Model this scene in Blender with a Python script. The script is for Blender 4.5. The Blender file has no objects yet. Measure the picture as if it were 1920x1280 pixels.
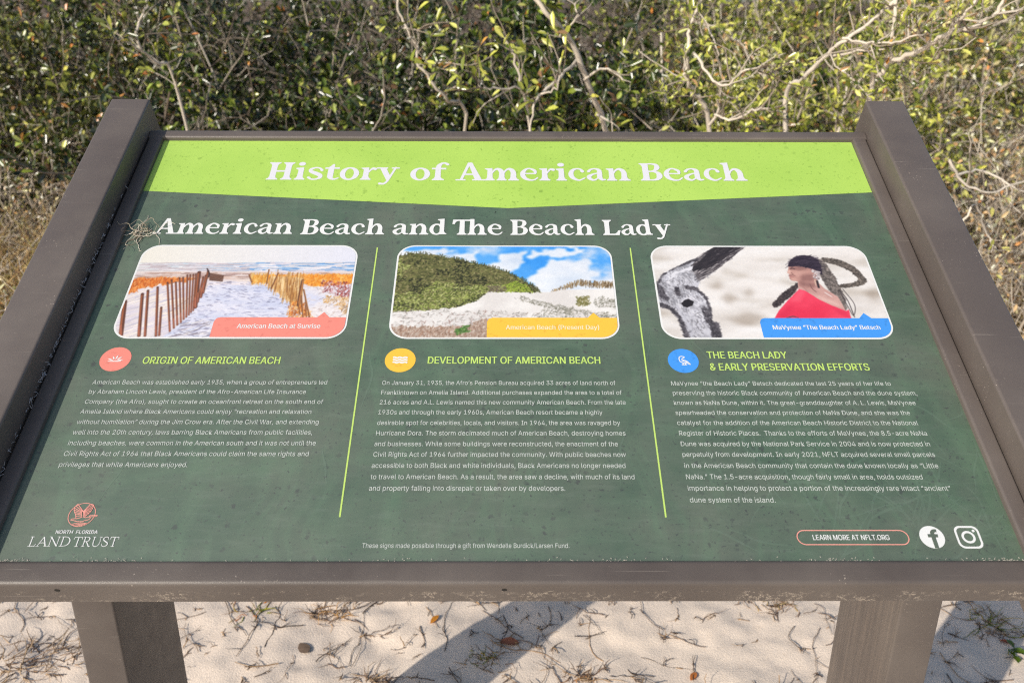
import bpy, math, os
import numpy as np
from mathutils import Vector, Matrix

# ----------------------------------------------------------------- camera, sky, sun, exposure
S = bpy.context.scene
COL = S.collection
Z0 = 0.77                                  # height of the panel's lower edge above the sand
PHI = math.radians(28.3)                   # tilt of the panel
CAM_R = Matrix(((0.9999778, -0.0058261, 0.0032311), (-0.0008715, 0.3664364, 0.9304427), (0.0066048, 0.9304249, -0.3664232)))
cam_d = bpy.data.cameras.new('camera'); cam = bpy.data.objects.new('camera', cam_d); COL.objects.link(cam)
m = Matrix.Identity(4)
for i in range(3):
    m[i][0] = CAM_R[0][i]; m[i][1] = CAM_R[1][i]; m[i][2] = -CAM_R[2][i]
m.translation = (-0.0027, -0.6222, Z0 + 0.4493)
cam.matrix_world = m
cam_d.sensor_width = 36; cam_d.lens = 30.357; cam_d.clip_start = 0.02; cam_d.clip_end = 2000
cam_d.dof.use_dof = True; cam_d.dof.focus_distance = 0.93; cam_d.dof.aperture_fstop = 9.0
S.camera = cam

SUN_AZ = math.radians(223.2)               # compass bearing of the sun, +Y = 0, clockwise
SUN_EL = math.radians(27.0)
world = bpy.data.worlds.new('World'); S.world = world; world.use_nodes = True
wn = world.node_tree.nodes; wl = world.node_tree.links
sky = wn.new('ShaderNodeTexSky'); sky.sky_type = 'NISHITA'; sky.sun_disc = False
sky.sun_elevation = SUN_EL; sky.sun_rotation = SUN_AZ; sky.air_density = 1.0; sky.dust_density = 1.5; sky.ozone_density = 1.0
wl.new(sky.outputs[0], wn['Background'].inputs['Color']); wn['Background'].inputs['Strength'].default_value = 0.105
sd = bpy.data.lights.new('sun', 'SUN'); sd.energy = 3.4; sd.angle = math.radians(0.53); sd.color = (1.0, 0.93, 0.82)
sun = bpy.data.objects.new('sun', sd); COL.objects.link(sun)
to_sun = Vector((math.sin(SUN_AZ) * math.cos(SUN_EL), math.cos(SUN_AZ) * math.cos(SUN_EL), math.sin(SUN_EL)))
sun.rotation_euler = to_sun.to_track_quat('Z', 'Y').to_euler(); sun.location = to_sun * 30
S.view_settings.view_transform = 'Standard'; S.view_settings.look = 'None'
S.view_settings.exposure = 0.42; S.view_settings.gamma = 1.0; S.view_settings.use_curve_mapping = False
S.cycles.use_denoising = False; S.cycles.filter_width = 1.15
S.cycles.max_bounces = 8; S.cycles.diffuse_bounces = 4
S.cycles.sample_clamp_indirect = 6.0

rng = np.random.default_rng(11)

# ----------------------------------------------------------------- helpers
def lin(r, g, b, k=1.0):
    f = lambda c: ((c / 255 + 0.055) / 1.055) ** 2.4 if c > 10 else c / 255 / 12.92
    return (f(r) * k, f(g) * k, f(b) * k)

def tag(o, label=None, cat=None, group=None, kind=None):
    for k, v in (('label', label), ('category', cat), ('group', group), ('kind', kind)):
        if v: o[k] = v
    return o

def empty(name, loc, label, cat, group=None):
    o = bpy.data.objects.new(name, None); COL.objects.link(o); o.location = loc; o.empty_display_size = 0.1
    return tag(o, label, cat, group)

def link(name, me, mats, parent=None):
    """world-space mesh -> object; a child keeps its world place under its parent"""
    for mm in (mats if isinstance(mats, (list, tuple)) else [mats]): me.materials.append(mm)
    o = bpy.data.objects.new(name, me); COL.objects.link(o)
    if parent is not None:
        o.parent = parent
        o.matrix_parent_inverse = Matrix.Translation(-parent.location) if parent.parent is None else Matrix.Identity(4)
    else:
        c = np.zeros(len(me.vertices) * 3, np.float32); me.vertices.foreach_get('co', c)
        c = c.reshape(-1, 3); b = c.mean(0); b[2] = c[:, 2].min()
        me.vertices.foreach_set('co', (c - b).ravel()); o.location = b
    return o

class MB:
    """collects polygons into one mesh"""
    def __init__(s): s.v = []; s.f = []; s.m = []; s.n = 0
    def add(s, verts, faces, mi=0):
        verts = np.asarray(verts, float); s.v.append(verts)
        for f in faces: s.f.append([i + s.n for i in f]); s.m.append(mi)
        s.n += len(verts)
    def build(s, name, mats, parent=None, angle=35, flat=False):
        me = bpy.data.meshes.new(name)
        me.from_pydata(np.concatenate(s.v).tolist(), [], s.f)
        me.polygons.foreach_set('material_index', s.m)
        if not flat:
            me.polygons.foreach_set('use_smooth', [True] * len(s.f)); me.set_sharp_from_angle(angle=math.radians(angle))
        me.update(); return link(name, me, mats, parent)

def quad_mesh(name, V, Q, col=None, smooth=False):
    """fast mesh of quads; V (n,3), Q (k,4), col (n,3)"""
    me = bpy.data.meshes.new(name)
    me.vertices.add(len(V)); me.vertices.foreach_set('co', np.asarray(V, np.float32).ravel())
    k = len(Q); me.loops.add(k * 4); me.loops.foreach_set('vertex_index', np.asarray(Q, np.int32).ravel())
    me.polygons.add(k); me.polygons.foreach_set('loop_start', np.arange(k, dtype=np.int32) * 4)
    try: me.polygons.foreach_set('loop_total', np.full(k, 4, np.int32))
    except Exception: pass
    if smooth: me.polygons.foreach_set('use_smooth', np.ones(k, bool))
    if col is not None:
        a = me.color_attributes.new('tint', 'FLOAT_COLOR', 'POINT')
        c = np.ones((len(V), 4), np.float32); c[:, :3] = col; a.data.foreach_set('color', c.ravel())
    me.update(calc_edges=True); me.validate(); return me

def unit(a): return a / np.maximum(np.linalg.norm(a, axis=-1, keepdims=True), 1e-9)

def tubes(P, R, sides=4):
    """P (N,K,3) polylines, R (N,K) radii -> verts, quads"""
    N, K, _ = P.shape
    T = np.empty_like(P); T[:, 1:-1] = P[:, 2:] - P[:, :-2]; T[:, 0] = P[:, 1] - P[:, 0]; T[:, -1] = P[:, -1] - P[:, -2]
    T = unit(T); ref = np.where(np.abs(T[:, :1, 2:3]) > 0.85, np.array([1., 0, 0]), np.array([0, 0, 1.]))
    A = unit(np.cross(T, np.broadcast_to(ref, T.shape))); B = np.cross(T, A)
    ph = np.arange(sides) * 2 * math.pi / sides
    V = P[:, :, None] + R[:, :, None, None] * (A[:, :, None] * np.cos(ph)[None, None, :, None] + B[:, :, None] * np.sin(ph)[None, None, :, None])
    idx = np.arange(N * K * sides).reshape(N, K, sides)
    a = idx[:, :-1]; b = idx[:, 1:]
    Q = np.stack([a, np.roll(a, -1, 2), np.roll(b, -1, 2), b], -1).reshape(-1, 4)
    return V.reshape(-1, 3), Q

def merge(parts):
    V = []; Q = []; C = []; n = 0
    for p in parts:
        V.append(p[0]); Q.append(p[1] + n); n += len(p[0])
        if len(p) > 2: C.append(np.broadcast_to(p[2], (len(p[0]), 3)))
    return np.concatenate(V), np.concatenate(Q), (np.concatenate(C) if C else None)

def vnoise(x, y, seed=0):
    """smooth lattice noise in [0,1]"""
    x = np.asarray(x, float); y = np.asarray(y, float); xi = np.floor(x).astype(np.int64); yi = np.floor(y).astype(np.int64)
    def h(a, b):
        n = (a * 374761393 + b * 668265263 + seed * 974711) & 0x7fffffff
        n = ((n ^ (n >> 13)) * 1274126177) & 0x7fffffff
        return ((n ^ (n >> 16)) & 0xffff) / 65535.0
    fx = x - xi; fy = y - yi; fx = fx * fx * (3 - 2 * fx); fy = fy * fy * (3 - 2 * fy)
    return (h(xi, yi) * (1 - fx) + h(xi + 1, yi) * fx) * (1 - fy) + (h(xi, yi + 1) * (1 - fx) + h(xi + 1, yi + 1) * fx) * fy

def fbm(x, y, seed=0, o=4):
    s = 0; a = 0.5; t = 0
    for i in range(o):
        s = s + a * vnoise(x * 2 ** i, y * 2 ** i, seed + i * 17); t += a; a *= 0.55
    return s / t

def catmull(pts, n=6):
    p = np.asarray(pts, float)
    if len(p) < 3: return p
    q = np.vstack([2 * p[0] - p[1], p, 2 * p[-1] - p[-2]]); out = []
    for i in range(1, len(q) - 2):
        t = np.linspace(0, 1, n, endpoint=False)[:, None]
        a, b, c, d = q[i - 1], q[i], q[i + 1], q[i + 2]
        out.append(0.5 * (2 * b + (c - a) * t + (2 * a - 5 * b + 4 * c - d) * t ** 2 + (3 * b - a - 3 * c + d) * t ** 3))
    out.append(p[-1][None]); return np.vstack(out)

# ----------------------------------------------------------------- materials
def mat(name, col=(0.5, 0.5, 0.5), rough=0.6, spec=0.5):
    M = bpy.data.materials.new(name); M.use_nodes = True; b = M.node_tree.nodes['Principled BSDF']
    b.inputs['Base Color'].default_value = (*col, 1); b.inputs['Roughness'].default_value = rough
    b.inputs['Specular IOR Level'].default_value = spec
    return M

class NT:
    def __init__(s, M): s.t = M.node_tree; s.b = s.t.nodes['Principled BSDF']; s.tc = s.t.nodes.new('ShaderNodeTexCoord')
    def nd(s, kind, **k):
        n = s.t.nodes.new(kind)
        for a, v in k.items():
            if a.startswith('i_'):
                key = a[2:]; key = int(key) if key.isdigit() else key.replace('_', ' ')
                if hasattr(v, 'is_linked') or hasattr(v, 'links'): s.t.links.new(v, n.inputs[key])
                else: n.inputs[key].default_value = v
            else: setattr(n, a, v)
        return n
    def co(s, scale=(1, 1, 1), rot=(0, 0, 0)):
        mp = s.nd('ShaderNodeMapping'); mp.inputs['Scale'].default_value = scale; mp.inputs['Rotation'].default_value = rot
        s.t.links.new(s.tc.outputs['Object'], mp.inputs['Vector']); return mp.outputs[0]
    def noise(s, scale, detail=4, vec=None, rough=0.55):
        n = s.nd('ShaderNodeTexNoise'); n.inputs['Scale'].default_value = scale; n.inputs['Detail'].default_value = detail; n.inputs['Roughness'].default_value = rough
        s.t.links.new(vec if vec is not None else s.tc.outputs['Object'], n.inputs['Vector']); return n.outputs['Fac']
    def ramp(s, fac, stops):
        r = s.nd('ShaderNodeValToRGB'); s.t.links.new(fac, r.inputs[0]); e = r.color_ramp.elements
        while len(e) < len(stops): e.new(0.5)
        for k, (p, c) in enumerate(stops):
            e[k].position = p; e[k].color = (*c, 1) if hasattr(c, '__len__') else (c, c, c, 1)
        return r.outputs[0]
    def mix(s, fac, a, b, mode='MIX'):
        n = s.nd('ShaderNodeMix', data_type='RGBA', blend_type=mode)
        for sock, v in ((n.inputs[0], fac), (n.inputs[6], a), (n.inputs[7], b)):
            if hasattr(v, 'links'): s.t.links.new(v, sock)
            elif hasattr(v, '__len__'): sock.default_value = (*v, 1)
            else: sock.default_value = v
        return n.outputs[2]
    def math(s, op, a, b=0.0):
        n = s.nd('ShaderNodeMath', operation=op)
        for sock, v in ((n.inputs[0], a), (n.inputs[1], b)):
            if hasattr(v, 'links'): s.t.links.new(v, sock)
            else: sock.default_value = v
        return n.outputs[0]
    def color(s, c): s.t.links.new(c, s.b.inputs['Base Color'])
    def rough(s, c): s.t.links.new(c, s.b.inputs['Roughness'])
    def bump(s, h, strength=0.2, dist=0.001):
        n = s.nd('ShaderNodeBump'); n.inputs['Strength'].default_value = strength; n.inputs['Distance'].default_value = dist
        s.t.links.new(h, n.inputs['Height']); s.t.links.new(n.outputs[0], s.b.inputs['Normal'])

def bronze(name, flecks=False, grain=False, k=1.0):
    M = mat(name, rough=0.42, spec=0.5); n = NT(M)
    c = n.mix(n.noise(9, 4), lin(100, 91, 87, 0.68 * k), lin(111, 102, 97, 0.68 * k))
    if grain:
        g = n.noise(1, 5, n.co((160, 160, 5)), 0.7)
        c = n.mix(n.ramp(g, [(0.42, 0.0), (0.66, 0.22)]), c, lin(158, 140, 126, 0.9))
    c = n.mix(n.ramp(n.noise(5, 5), [(0.40, 0.0), (0.75, 0.22)]), c, lin(168, 158, 148, .8)); c = n.mix(n.ramp(n.noise(1, 2, n.co((9, 420, 420))), [(0.70, 0.0), (0.76, 0.30)]), c, lin(176, 166, 156, .8))
    spk = n.ramp(n.noise(520, 2), [(0.69, 0.0), (0.75, 1.0)])
    big = n.ramp(n.noise(14, 3), [(0.50, 0.0), (0.64, 0.75)])
    c = n.mix(n.math('MULTIPLY', spk, big), c, lin(190, 178, 165))
    if flecks:
        w = n.nd('ShaderNodeTexVoronoi', feature='DISTANCE_TO_EDGE'); w.inputs['Scale'].default_value = 480
        dn = n.nd('ShaderNodeTexNoise'); dn.inputs['Scale'].default_value = 260; n.t.links.new(n.tc.outputs['Object'], dn.inputs['Vector'])
        mv = n.nd('ShaderNodeMix', data_type='RGBA', blend_type='LINEAR_LIGHT'); mv.inputs[0].default_value = 0.004
        n.t.links.new(n.tc.outputs['Object'], mv.inputs[6]); n.t.links.new(dn.outputs['Color'], mv.inputs[7]); n.t.links.new(mv.outputs[2], w.inputs['Vector'])
        edge = n.ramp(w.outputs['Distance'], [(0.028, 1.0), (0.06, 0.0)])
        brk = n.ramp(n.noise(230, 3), [(0.50, 0.0), (0.55, 1.0)])
        area = n.ramp(n.noise(34, 4), [(0.45, 0.0), (0.60, 1.0)])
        sx = n.nd('ShaderNodeSeparateXYZ'); n.t.links.new(n.tc.outputs['Object'], sx.inputs[0])
        low = n.ramp(n.math('ADD', n.math('MULTIPLY', sx.outputs[2], 1.0), n.math('MULTIPLY', n.noise(60, 3), 0.014)), [(0.0, 1.0), (1.0, 1.0)]); low = n.math('LESS_THAN', n.math('ADD', sx.outputs[2], n.math('MULTIPLY', n.noise(60, 3), 0.016)), Z0 - 0.0095)
        fk = n.math('MULTIPLY', n.math('MULTIPLY', edge, brk), n.math('MULTIPLY', area, low))
        c = n.mix(fk, c, lin(205, 192, 175))
    n.color(c)
    n.rough(n.ramp(n.noise(40, 3), [(0.3, 0.36), (0.7, 0.50)]))
    n.bump(n.noise(1500, 2), 0.35, 0.0006)
    return M

M_BRONZE = bronze('bronze_powder_coat'); M_FLECK = bronze('bronze_chipped_coat', flecks=True, k=0.80)
M_POST = bronze('bronze_scuffed_lit_coat', grain=True, k=.92); M_LEG = bronze('bronze_leg_coat', k=.80)
M_BLACK = mat('black_hole', (0.008, 0.007, 0.006), 0.9)

def print_mat(name, a, b, c, spots, rough=0.5, streak=True, blot=(0.59, 0.72)):
    """weathered printed laminate: two mottled inks, a third in loose leaf-like streaks, grime spots"""
    M = mat(name, a, rough, 0.5); n = NT(M)
    col = n.mix(n.ramp(n.noise(7, 5), [(0.40, 0.0), (0.62, 1.0)]), a, b)
    if streak:
        wv = n.nd('ShaderNodeTexNoise'); wv.inputs['Scale'].default_value = 6; wv.inputs['Detail'].default_value = 2; n.t.links.new(n.tc.outputs['Object'], wv.inputs['Vector'])
        wp = n.nd('ShaderNodeMix', data_type='RGBA', blend_type='LINEAR_LIGHT'); wp.inputs[0].default_value = 0.05
        n.t.links.new(n.tc.outputs['Object'], wp.inputs[6]); n.t.links.new(wv.outputs['Color'], wp.inputs[7])
        def co2(sc, rz):
            mp = n.nd('ShaderNodeMapping'); mp.inputs['Scale'].default_value = sc; mp.inputs['Rotation'].default_value = (0, 0, rz); n.t.links.new(wp.outputs[2], mp.inputs['Vector']); return mp.outputs[0]
        s1 = n.noise(1, 5, co2((40, 7, 7), 0.8), 0.6); s2 = n.noise(1, 5, co2((8, 34, 34), -0.5), 0.6)
        col = n.mix(n.ramp(s1, [(0.50, 0.0), (0.72, 0.55)]), col, c)
        col = n.mix(n.ramp(s2, [(0.50, 0.0), (0.76, 0.5)]), col, c)
        col = n.mix(n.ramp(n.noise(1, 6, n.co((30, 150, 150)), 0.75), [(0.50, 0.0), (0.75, 0.12)]), col, lin(140, 150, 140, 0.9))
    vw = n.nd('ShaderNodeMix', data_type='RGBA', blend_type='LINEAR_LIGHT'); vw.inputs[0].default_value = 0.003
    vn = n.nd('ShaderNodeTexNoise'); vn.inputs['Scale'].default_value = 300; n.t.links.new(n.tc.outputs['Object'], vn.inputs['Vector'])
    n.t.links.new(n.tc.outputs['Object'], vw.inputs[6]); n.t.links.new(vn.outputs['Color'], vw.inputs[7])
    vo = n.nd('ShaderNodeTexVoronoi'); vo.inputs['Scale'].default_value = 125; n.t.links.new(vw.outputs[2], vo.inputs['Vector'])
    sep = n.nd('ShaderNodeSeparateColor'); n.t.links.new(vo.outputs['Color'], sep.inputs[0])
    size = n.math('MULTIPLY', n.ramp(sep.outputs[0], [(0.35, 0.0), (1.0, 1.0)]), 0.42)
    g1 = n.math('MULTIPLY', n.ramp(n.math('SUBTRACT', size, vo.outputs['Distance']), [(0.0, 0.0), (0.16, 1.0)]), n.ramp(sep.outputs[1], [(0.0, 0.25), (1.0, 0.75)]))
    gm = n.ramp(n.noise(11, 3), [(0.36, 0.1), (0.56, 1.0)])
    col = n.mix(n.math('MULTIPLY', g1, gm), col, spots)
    g2 = n.ramp(n.noise(330, 2), [(0.64, 0.0), (0.71, 0.75)])
    col = n.mix(g2, col, spots)
    n.color(col); n.rough(n.ramp(n.noise(25, 4), [(0.3, rough - 0.06), (0.7, rough + 0.08)]))
    return M

KP = 0.75
M_GREEN = print_mat('dark_green_print', lin(58, 86, 60, .78), lin(78, 92, 72, .78), lin(80, 114, 82, .80), lin(36, 40, 34, .72), 0.60)
M_GREEN.node_tree.nodes['Principled BSDF'].inputs['Specular IOR Level'].default_value = 1.0; M_GREEN.node_tree.nodes['Principled BSDF'].inputs['IOR'].default_value = 1.72
M_LIME = print_mat('lime_green_print', lin(186, 224, 104, KP), lin(176, 216, 96, KP), lin(180, 215, 98, KP), lin(134, 172, 70, KP), 0.5, False, (0.57, 0.72))
def ink(name, r, g, b, rough=0.5, spotty=True):
    M = mat(name, lin(r, g, b, KP), rough, 0.5)
    if spotty:
        n = NT(M); g1 = n.ramp(n.noise(170, 3), [(0.58, 0.0), (0.70, 0.45)])
        n.color(n.mix(g1, lin(r, g, b, KP), lin(r * 0.82, g * 0.80, b * 0.80, KP)))
    return M
M_WHITE = ink('white_ink', 238, 240, 240, spotty=False); M_TITLE = ink('pale_lilac_ink', 232, 232, 240, spotty=False)
M_BODY = ink('soft_white_ink', 210, 217, 211, spotty=False); M_HEAD = ink('lime_lettering_ink', 200, 232, 120, spotty=False)
M_CORAL = ink('coral_ink', 246, 146, 132); M_YELLOW = ink('yellow_ink', 252, 202, 72); M_BLUE = ink('blue_ink', 72, 158, 248)
M_CORAL2 = ink('pale_coral_line', 246, 168, 155, spotty=False)

def attr_mat(name, rough=0.45, spec=0.5, trans=0.0, attr='tint'):
    M = mat(name, rough=rough, spec=spec); t = M.node_tree; b = t.nodes['Principled BSDF']
    a = t.nodes.new('ShaderNodeAttribute'); a.attribute_name = attr; t.links.new(a.outputs['Color'], b.inputs['Base Color'])
    if trans:
        tr = t.nodes.new('ShaderNodeBsdfTranslucent'); t.links.new(a.outputs['Color'], tr.inputs['Color'])
        mx = t.nodes.new('ShaderNodeMixShader'); mx.inputs[0].default_value = trans
        out = t.nodes['Material Output']
        t.links.new(b.outputs[0], mx.inputs[1]); t.links.new(tr.outputs[0], mx.inputs[2]); t.links.new(mx.outputs[0], out.inputs['Surface'])
    return M
M_PHOTO = attr_mat('printed_photograph', 0.5)
M_LEAF = attr_mat('glossy_leaf', 0.27, 0.8, 0.18); M_DRY = attr_mat('dry_plant_fibre', 0.75, 0.2, 0.12)
M_BARK = attr_mat('pale_bark', 0.85, 0.15)

# ----------------------------------------------------------------- the sign
UD = np.array([1., 0, 0]); VD = np.array([0, math.cos(PHI), math.sin(PHI)]); ND = np.array([0, -math.sin(PHI), math.cos(PHI)])
ORG = np.array([0, 0, Z0])
def W3(u, v, n=0.0): return ORG + np.multiply.outer(np.asarray(u, float), UD) + np.multiply.outer(np.asarray(v, float), VD) + np.multiply.outer(np.asarray(n, float) + 0 * np.asarray(u, float), ND)
HM = np.array([0.0008331908179939592, -1.3553694777101218e-06, -0.7940731806497064, -7.325867272811593e-07, -0.0008971287253616844, 0.9460975340442587, -6.765308696913836e-06, 0.0007788648706769061, 1]).reshape(3, 3)
def P(x, y):
    """drafting sheet of the artwork -> panel (u, v)"""
    q = HM @ np.array([x, y, 1.0]); return np.array([q[0] / q[2], q[1] / q[2]])
def PZ(ox, oy, s): return lambda x, y: P(ox + x / s, oy + y / s)

LEG = 0.517; LEGI = 0.467
sign = empty('information_sign', (0, 0.30, 0), 'tilted green history sign in a bronze frame on two posts in the sand', 'information sign')

def rrect(x0, x1, y0, y1, r, seg=5):
    pts = []
    for cx, cy, a0 in ((x1 - r, y1 - r, 0), (x0 + r, y1 - r, 90), (x0 + r, y0 + r, 180), (x1 - r, y0 + r, 270)):
        for k in range(seg + 1):
            a = math.radians(a0 + 90 * k / seg); pts.append((cx + r * math.cos(a), cy + r * math.sin(a)))
    return np.array(pts)

def extrude(mb, ringfn, prof, s0, s1, mi=0):
    n = len(prof); a = ringfn(prof, s0); b = ringfn(prof, s1)
    V = np.vstack([a, b]); F = [[i, (i + 1) % n, n + (i + 1) % n, n + i] for i in range(n)]
    F += [list(range(n))[::-1], list(range(n, 2 * n))]; mb.add(V, F, mi)

along_v = lambda pr, s: W3(pr[:, 0], np.full(len(pr), s), pr[:, 1])      # profile in (u, n)
along_u = lambda pr, s: W3(np.full(len(pr), s), pr[:, 0], pr[:, 1])      # profile in (v, n)
along_z = lambda pr, s: np.column_stack([pr, np.full(len(pr), s)])       # profile in (x, y)

HW = 0.4475; VH = 0.5894
# backing sheet: the printed panel
b = MB(); b.add(np.vstack([W3(*np.array([(-HW - .01, -.01), (HW + .01, -.01), (HW + .01, VH + .01), (-HW - .01, VH + .01)]).T, 0),
                           W3(*np.array([(-HW - .01, -.01), (HW + .01, -.01), (HW + .01, VH + .01), (-HW - .01, VH + .01)]).T, -0.012)]),
                [[0, 1, 2, 3], [7, 6, 5, 4], [0, 4, 5, 1], [1, 5, 6, 2], [2, 6, 7, 3], [3, 7, 4, 0]])
panel = b.build('panel', M_GREEN, sign, flat=True)
tag(panel, 'dark green printed panel with grime spots')
for sgn in (-1, 1):
    b = MB(); x0, x1 = sorted((sgn * LEGI, sgn * LEG)); extrude(b, along_v, rrect(x0, x1, -0.066, 0.0335, 0.003), -0.034, 0.632)
    b.build('side_rail', M_BRONZE, sign)
    b = MB(); x0, x1 = sorted((sgn * HW, sgn * (LEGI - 0.0022))); extrude(b, along_v, rrect(x0, x1, -0.03, 0.006, 0.0028), 0.0, VH)
    b.build('frame_strip', M_BRONZE, sign)
    b = MB(); x0, x1 = sorted((sgn * (LEGI + .001), sgn * (LEG + .001))); extrude(b, along_z, rrect(x0, x1, 0.218, 0.375, 0.003), -0.25, Z0 + 0.13)
    if sgn > 0:                            # only its inner face is scuffed, its coat also lightened as if sunlit
        b.m = [1 if k in (11,) else 0 for k in range(len(b.m))]
    b.build('leg', [M_LEG, M_POST], sign)
b = MB(); pr = rrect(-0.0232, 0.0, -0.0305, 0.006, 0.0045, 7); extrude(b, along_u, pr, -LEGI + 0.001, LEGI - 0.001)
bar = b.build('front_bar', M_FLECK, sign)
b = MB(); extrude(b, along_u, rrect(VH, VH + 0.0155, -0.0305, 0.006, 0.0035), -LEGI + 0.001, LEGI - 0.001)
b.build('top_bar', M_BRONZE, sign)
for x in (-0.3815, -0.0041):
    b = MB(); c = np.array([x, -0.0234, -0.0035]); k = np.arange(12) * 2 * math.pi / 12
    ring = W3(c[0] + 0.0024 * np.cos(k), np.full(12, c[1]), c[2] + 0.0024 * np.sin(k)); b.add(ring, [list(range(12))]); b.build('screw_hole', M_BLACK, sign, flat=True)

# ---- flat inks on the panel: every piece sits a few microns above the last
class Flat:
    def __init__(s, base, step=4e-6): s.mb = MB(); s.z = base; s.dz = step
    def _n(s): s.z += s.dz; return s.z
    def poly(s, pts):
        pts = np.asarray(pts, float); s.mb.add(W3(pts[:, 0], pts[:, 1], np.full(len(pts), s._n())), [list(range(len(pts)))])
    def strip(s, A, B, closed=False):
        A = np.asarray(A); B = np.asarray(B); n = len(A); z = s._n()
        V = np.vstack([W3(A[:, 0], A[:, 1], np.full(n, z)), W3(B[:, 0], B[:, 1], np.full(n, z))])
        s.mb.add(V, [[i, (i + 1) % n, n + (i + 1) % n, n + i] for i in range(n if closed else n - 1)])
    def ring(s, c, r0, r1, n=40):
        a = np.arange(n) * 2 * math.pi / n; d = np.column_stack([np.cos(a), np.sin(a)]); s.strip(c + d * r1, c + d * r0, True)
    def disc(s, c, r, n=40, ry=None):
        a = np.arange(n) * 2 * math.pi / n; s.poly(np.asarray(c) + np.column_stack([np.cos(a) * r, np.sin(a) * (ry or r)]))
    def stroke(s, pts, fn=None, smooth=True, caps=True, n=6):
        """pts (x, y, width); fn maps a point before widths are laid"""
        p = np.asarray(pts, float)
        if fn: p = np.column_stack([np.array([fn(a, b_) for a, b_ in p[:, :2]]), p[:, 2]])
        if smooth: p = catmull(p, n)
        d = np.gradient(p[:, :2], axis=0); d = unit(d); nrm = np.column_stack([-d[:, 1], d[:, 0]])
        s.strip(p[:, :2] + nrm * p[:, 2:] / 2, p[:, :2] - nrm * p[:, 2:] / 2)
        if caps:
            s.disc(p[0, :2], p[0, 2] / 2, 12); s.disc(p[-1, :2], p[-1, 2] / 2, 12)
    def build(s, name, M, parent): return s.mb.build(name, M, parent, flat=True)

# header band
f = Flat(0.00015); f.poly([(-HW + .0005, VH - .0005), (-HW + .0005, 0.4893), (-0.0008, 0.4586), (HW - .0005, 0.4890), (HW - .0005, VH - .0005)])
f.build('header_band', M_LIME, panel)
M_BLADE = print_mat('faint_leaf_print', lin(68, 96, 72, .80), lin(82, 98, 78, .80), lin(84, 114, 86, .80), lin(50, 56, 50, .80), 0.60)
M_BLADE.node_tree.nodes['Principled BSDF'].inputs['Specular IOR Level'].default_value = 1.0; M_BLADE.node_tree.nodes['Principled BSDF'].inputs['IOR'].default_value = 1.72
f = Flat(0.00003, 1e-6); g = np.random.default_rng(23)
for k in range(80):
    if k < 60: x = g.uniform(.20, .445); y = g.uniform(-.01, .14); L = g.uniform(.04, .12)
    else: x = g.uniform(-.42, .44); y = g.uniform(.02, .46); L = g.uniform(.04, .10)
    a = g.normal(1.5, .7); w = g.uniform(.0008, .0028); pts = []
    for q in range(6): pts.append((np.clip(x, -.445, .445), np.clip(y, .002, .452), w * math.sin(math.pi * (q + .4) / 6) + .0002)); a += g.normal(0, .16); x += math.cos(a) * L / 6; y += math.sin(a) * L / 6
    f.stroke(pts, caps=False)
tag(f.build('grass_print', M_BLADE, panel), kind='stuff')
# dividers
for (x0, y0), (x1, y1) in (((709.3, 464), (634.7, 969)), ((1181.3, 465), (1248.8, 969.5))):
    a = P(x0, y0); c = P(x1, y1); f = Flat(0.0002); u = (a[0] + c[0]) / 2
    f.poly([(u - .00075, c[1]), (u + .00075, c[1]), (u + .00075, a[1]), (u - .00075, a[1])]); f.build('divider_line', M_HEAD, panel)

# ---- sans lettering from Blender's own typeface
try:
    FONT = bpy.data.fonts.load(os.path.join(bpy.utils.system_resource('DATAFILES', path='fonts'), 'Inter.woff2'))
except Exception:
    FONT = bpy.data.fonts.load('<builtin>')
def glyphs(text, offset=0.0):
    cu = bpy.data.curves.new('t', 'FONT'); cu.body = text; cu.font = FONT; cu.size = 1; cu.offset = offset; cu.resolution_u = 3
    o = bpy.data.objects.new('t', cu); COL.objects.link(o); dg = bpy.context.evaluated_depsgraph_get(); dg.update()
    me = bpy.data.meshes.new_from_object(o.evaluated_get(dg))
    v = np.zeros(len(me.vertices) * 3); me.vertices.foreach_get('co', v); v = v.reshape(-1, 3)[:, :2]; fc = [list(p.vertices) for p in me.polygons]
    bpy.data.objects.remove(o); bpy.data.curves.remove(cu); bpy.data.meshes.remove(me); return v, fc
CAPH = {}
def sans(f, text, left, right, cap, bold=0.0):
    """one line: left/right = (x, y) of its baseline ends on the drafting sheet, cap = cap height in metres"""
    if 0 not in CAPH: CAPH[0] = glyphs('H')[0][:, 1].max()
    v, fc = glyphs(text); a = P(*left); c = P(*right); x0, x1 = v[:, 0].min(), v[:, 0].max()
    t = (v[:, 0] - x0) / (x1 - x0)
    u = a[0] + (c[0] - a[0]) * t; vv = a[1] + (c[1] - a[1]) * t + v[:, 1] * cap / CAPH[0]
    for e in ((0,) if not bold else (-bold, 0, bold)):
        f.mb.add(W3(u + e * cap, vv, np.full(len(u), f._n())), fc)

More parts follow.
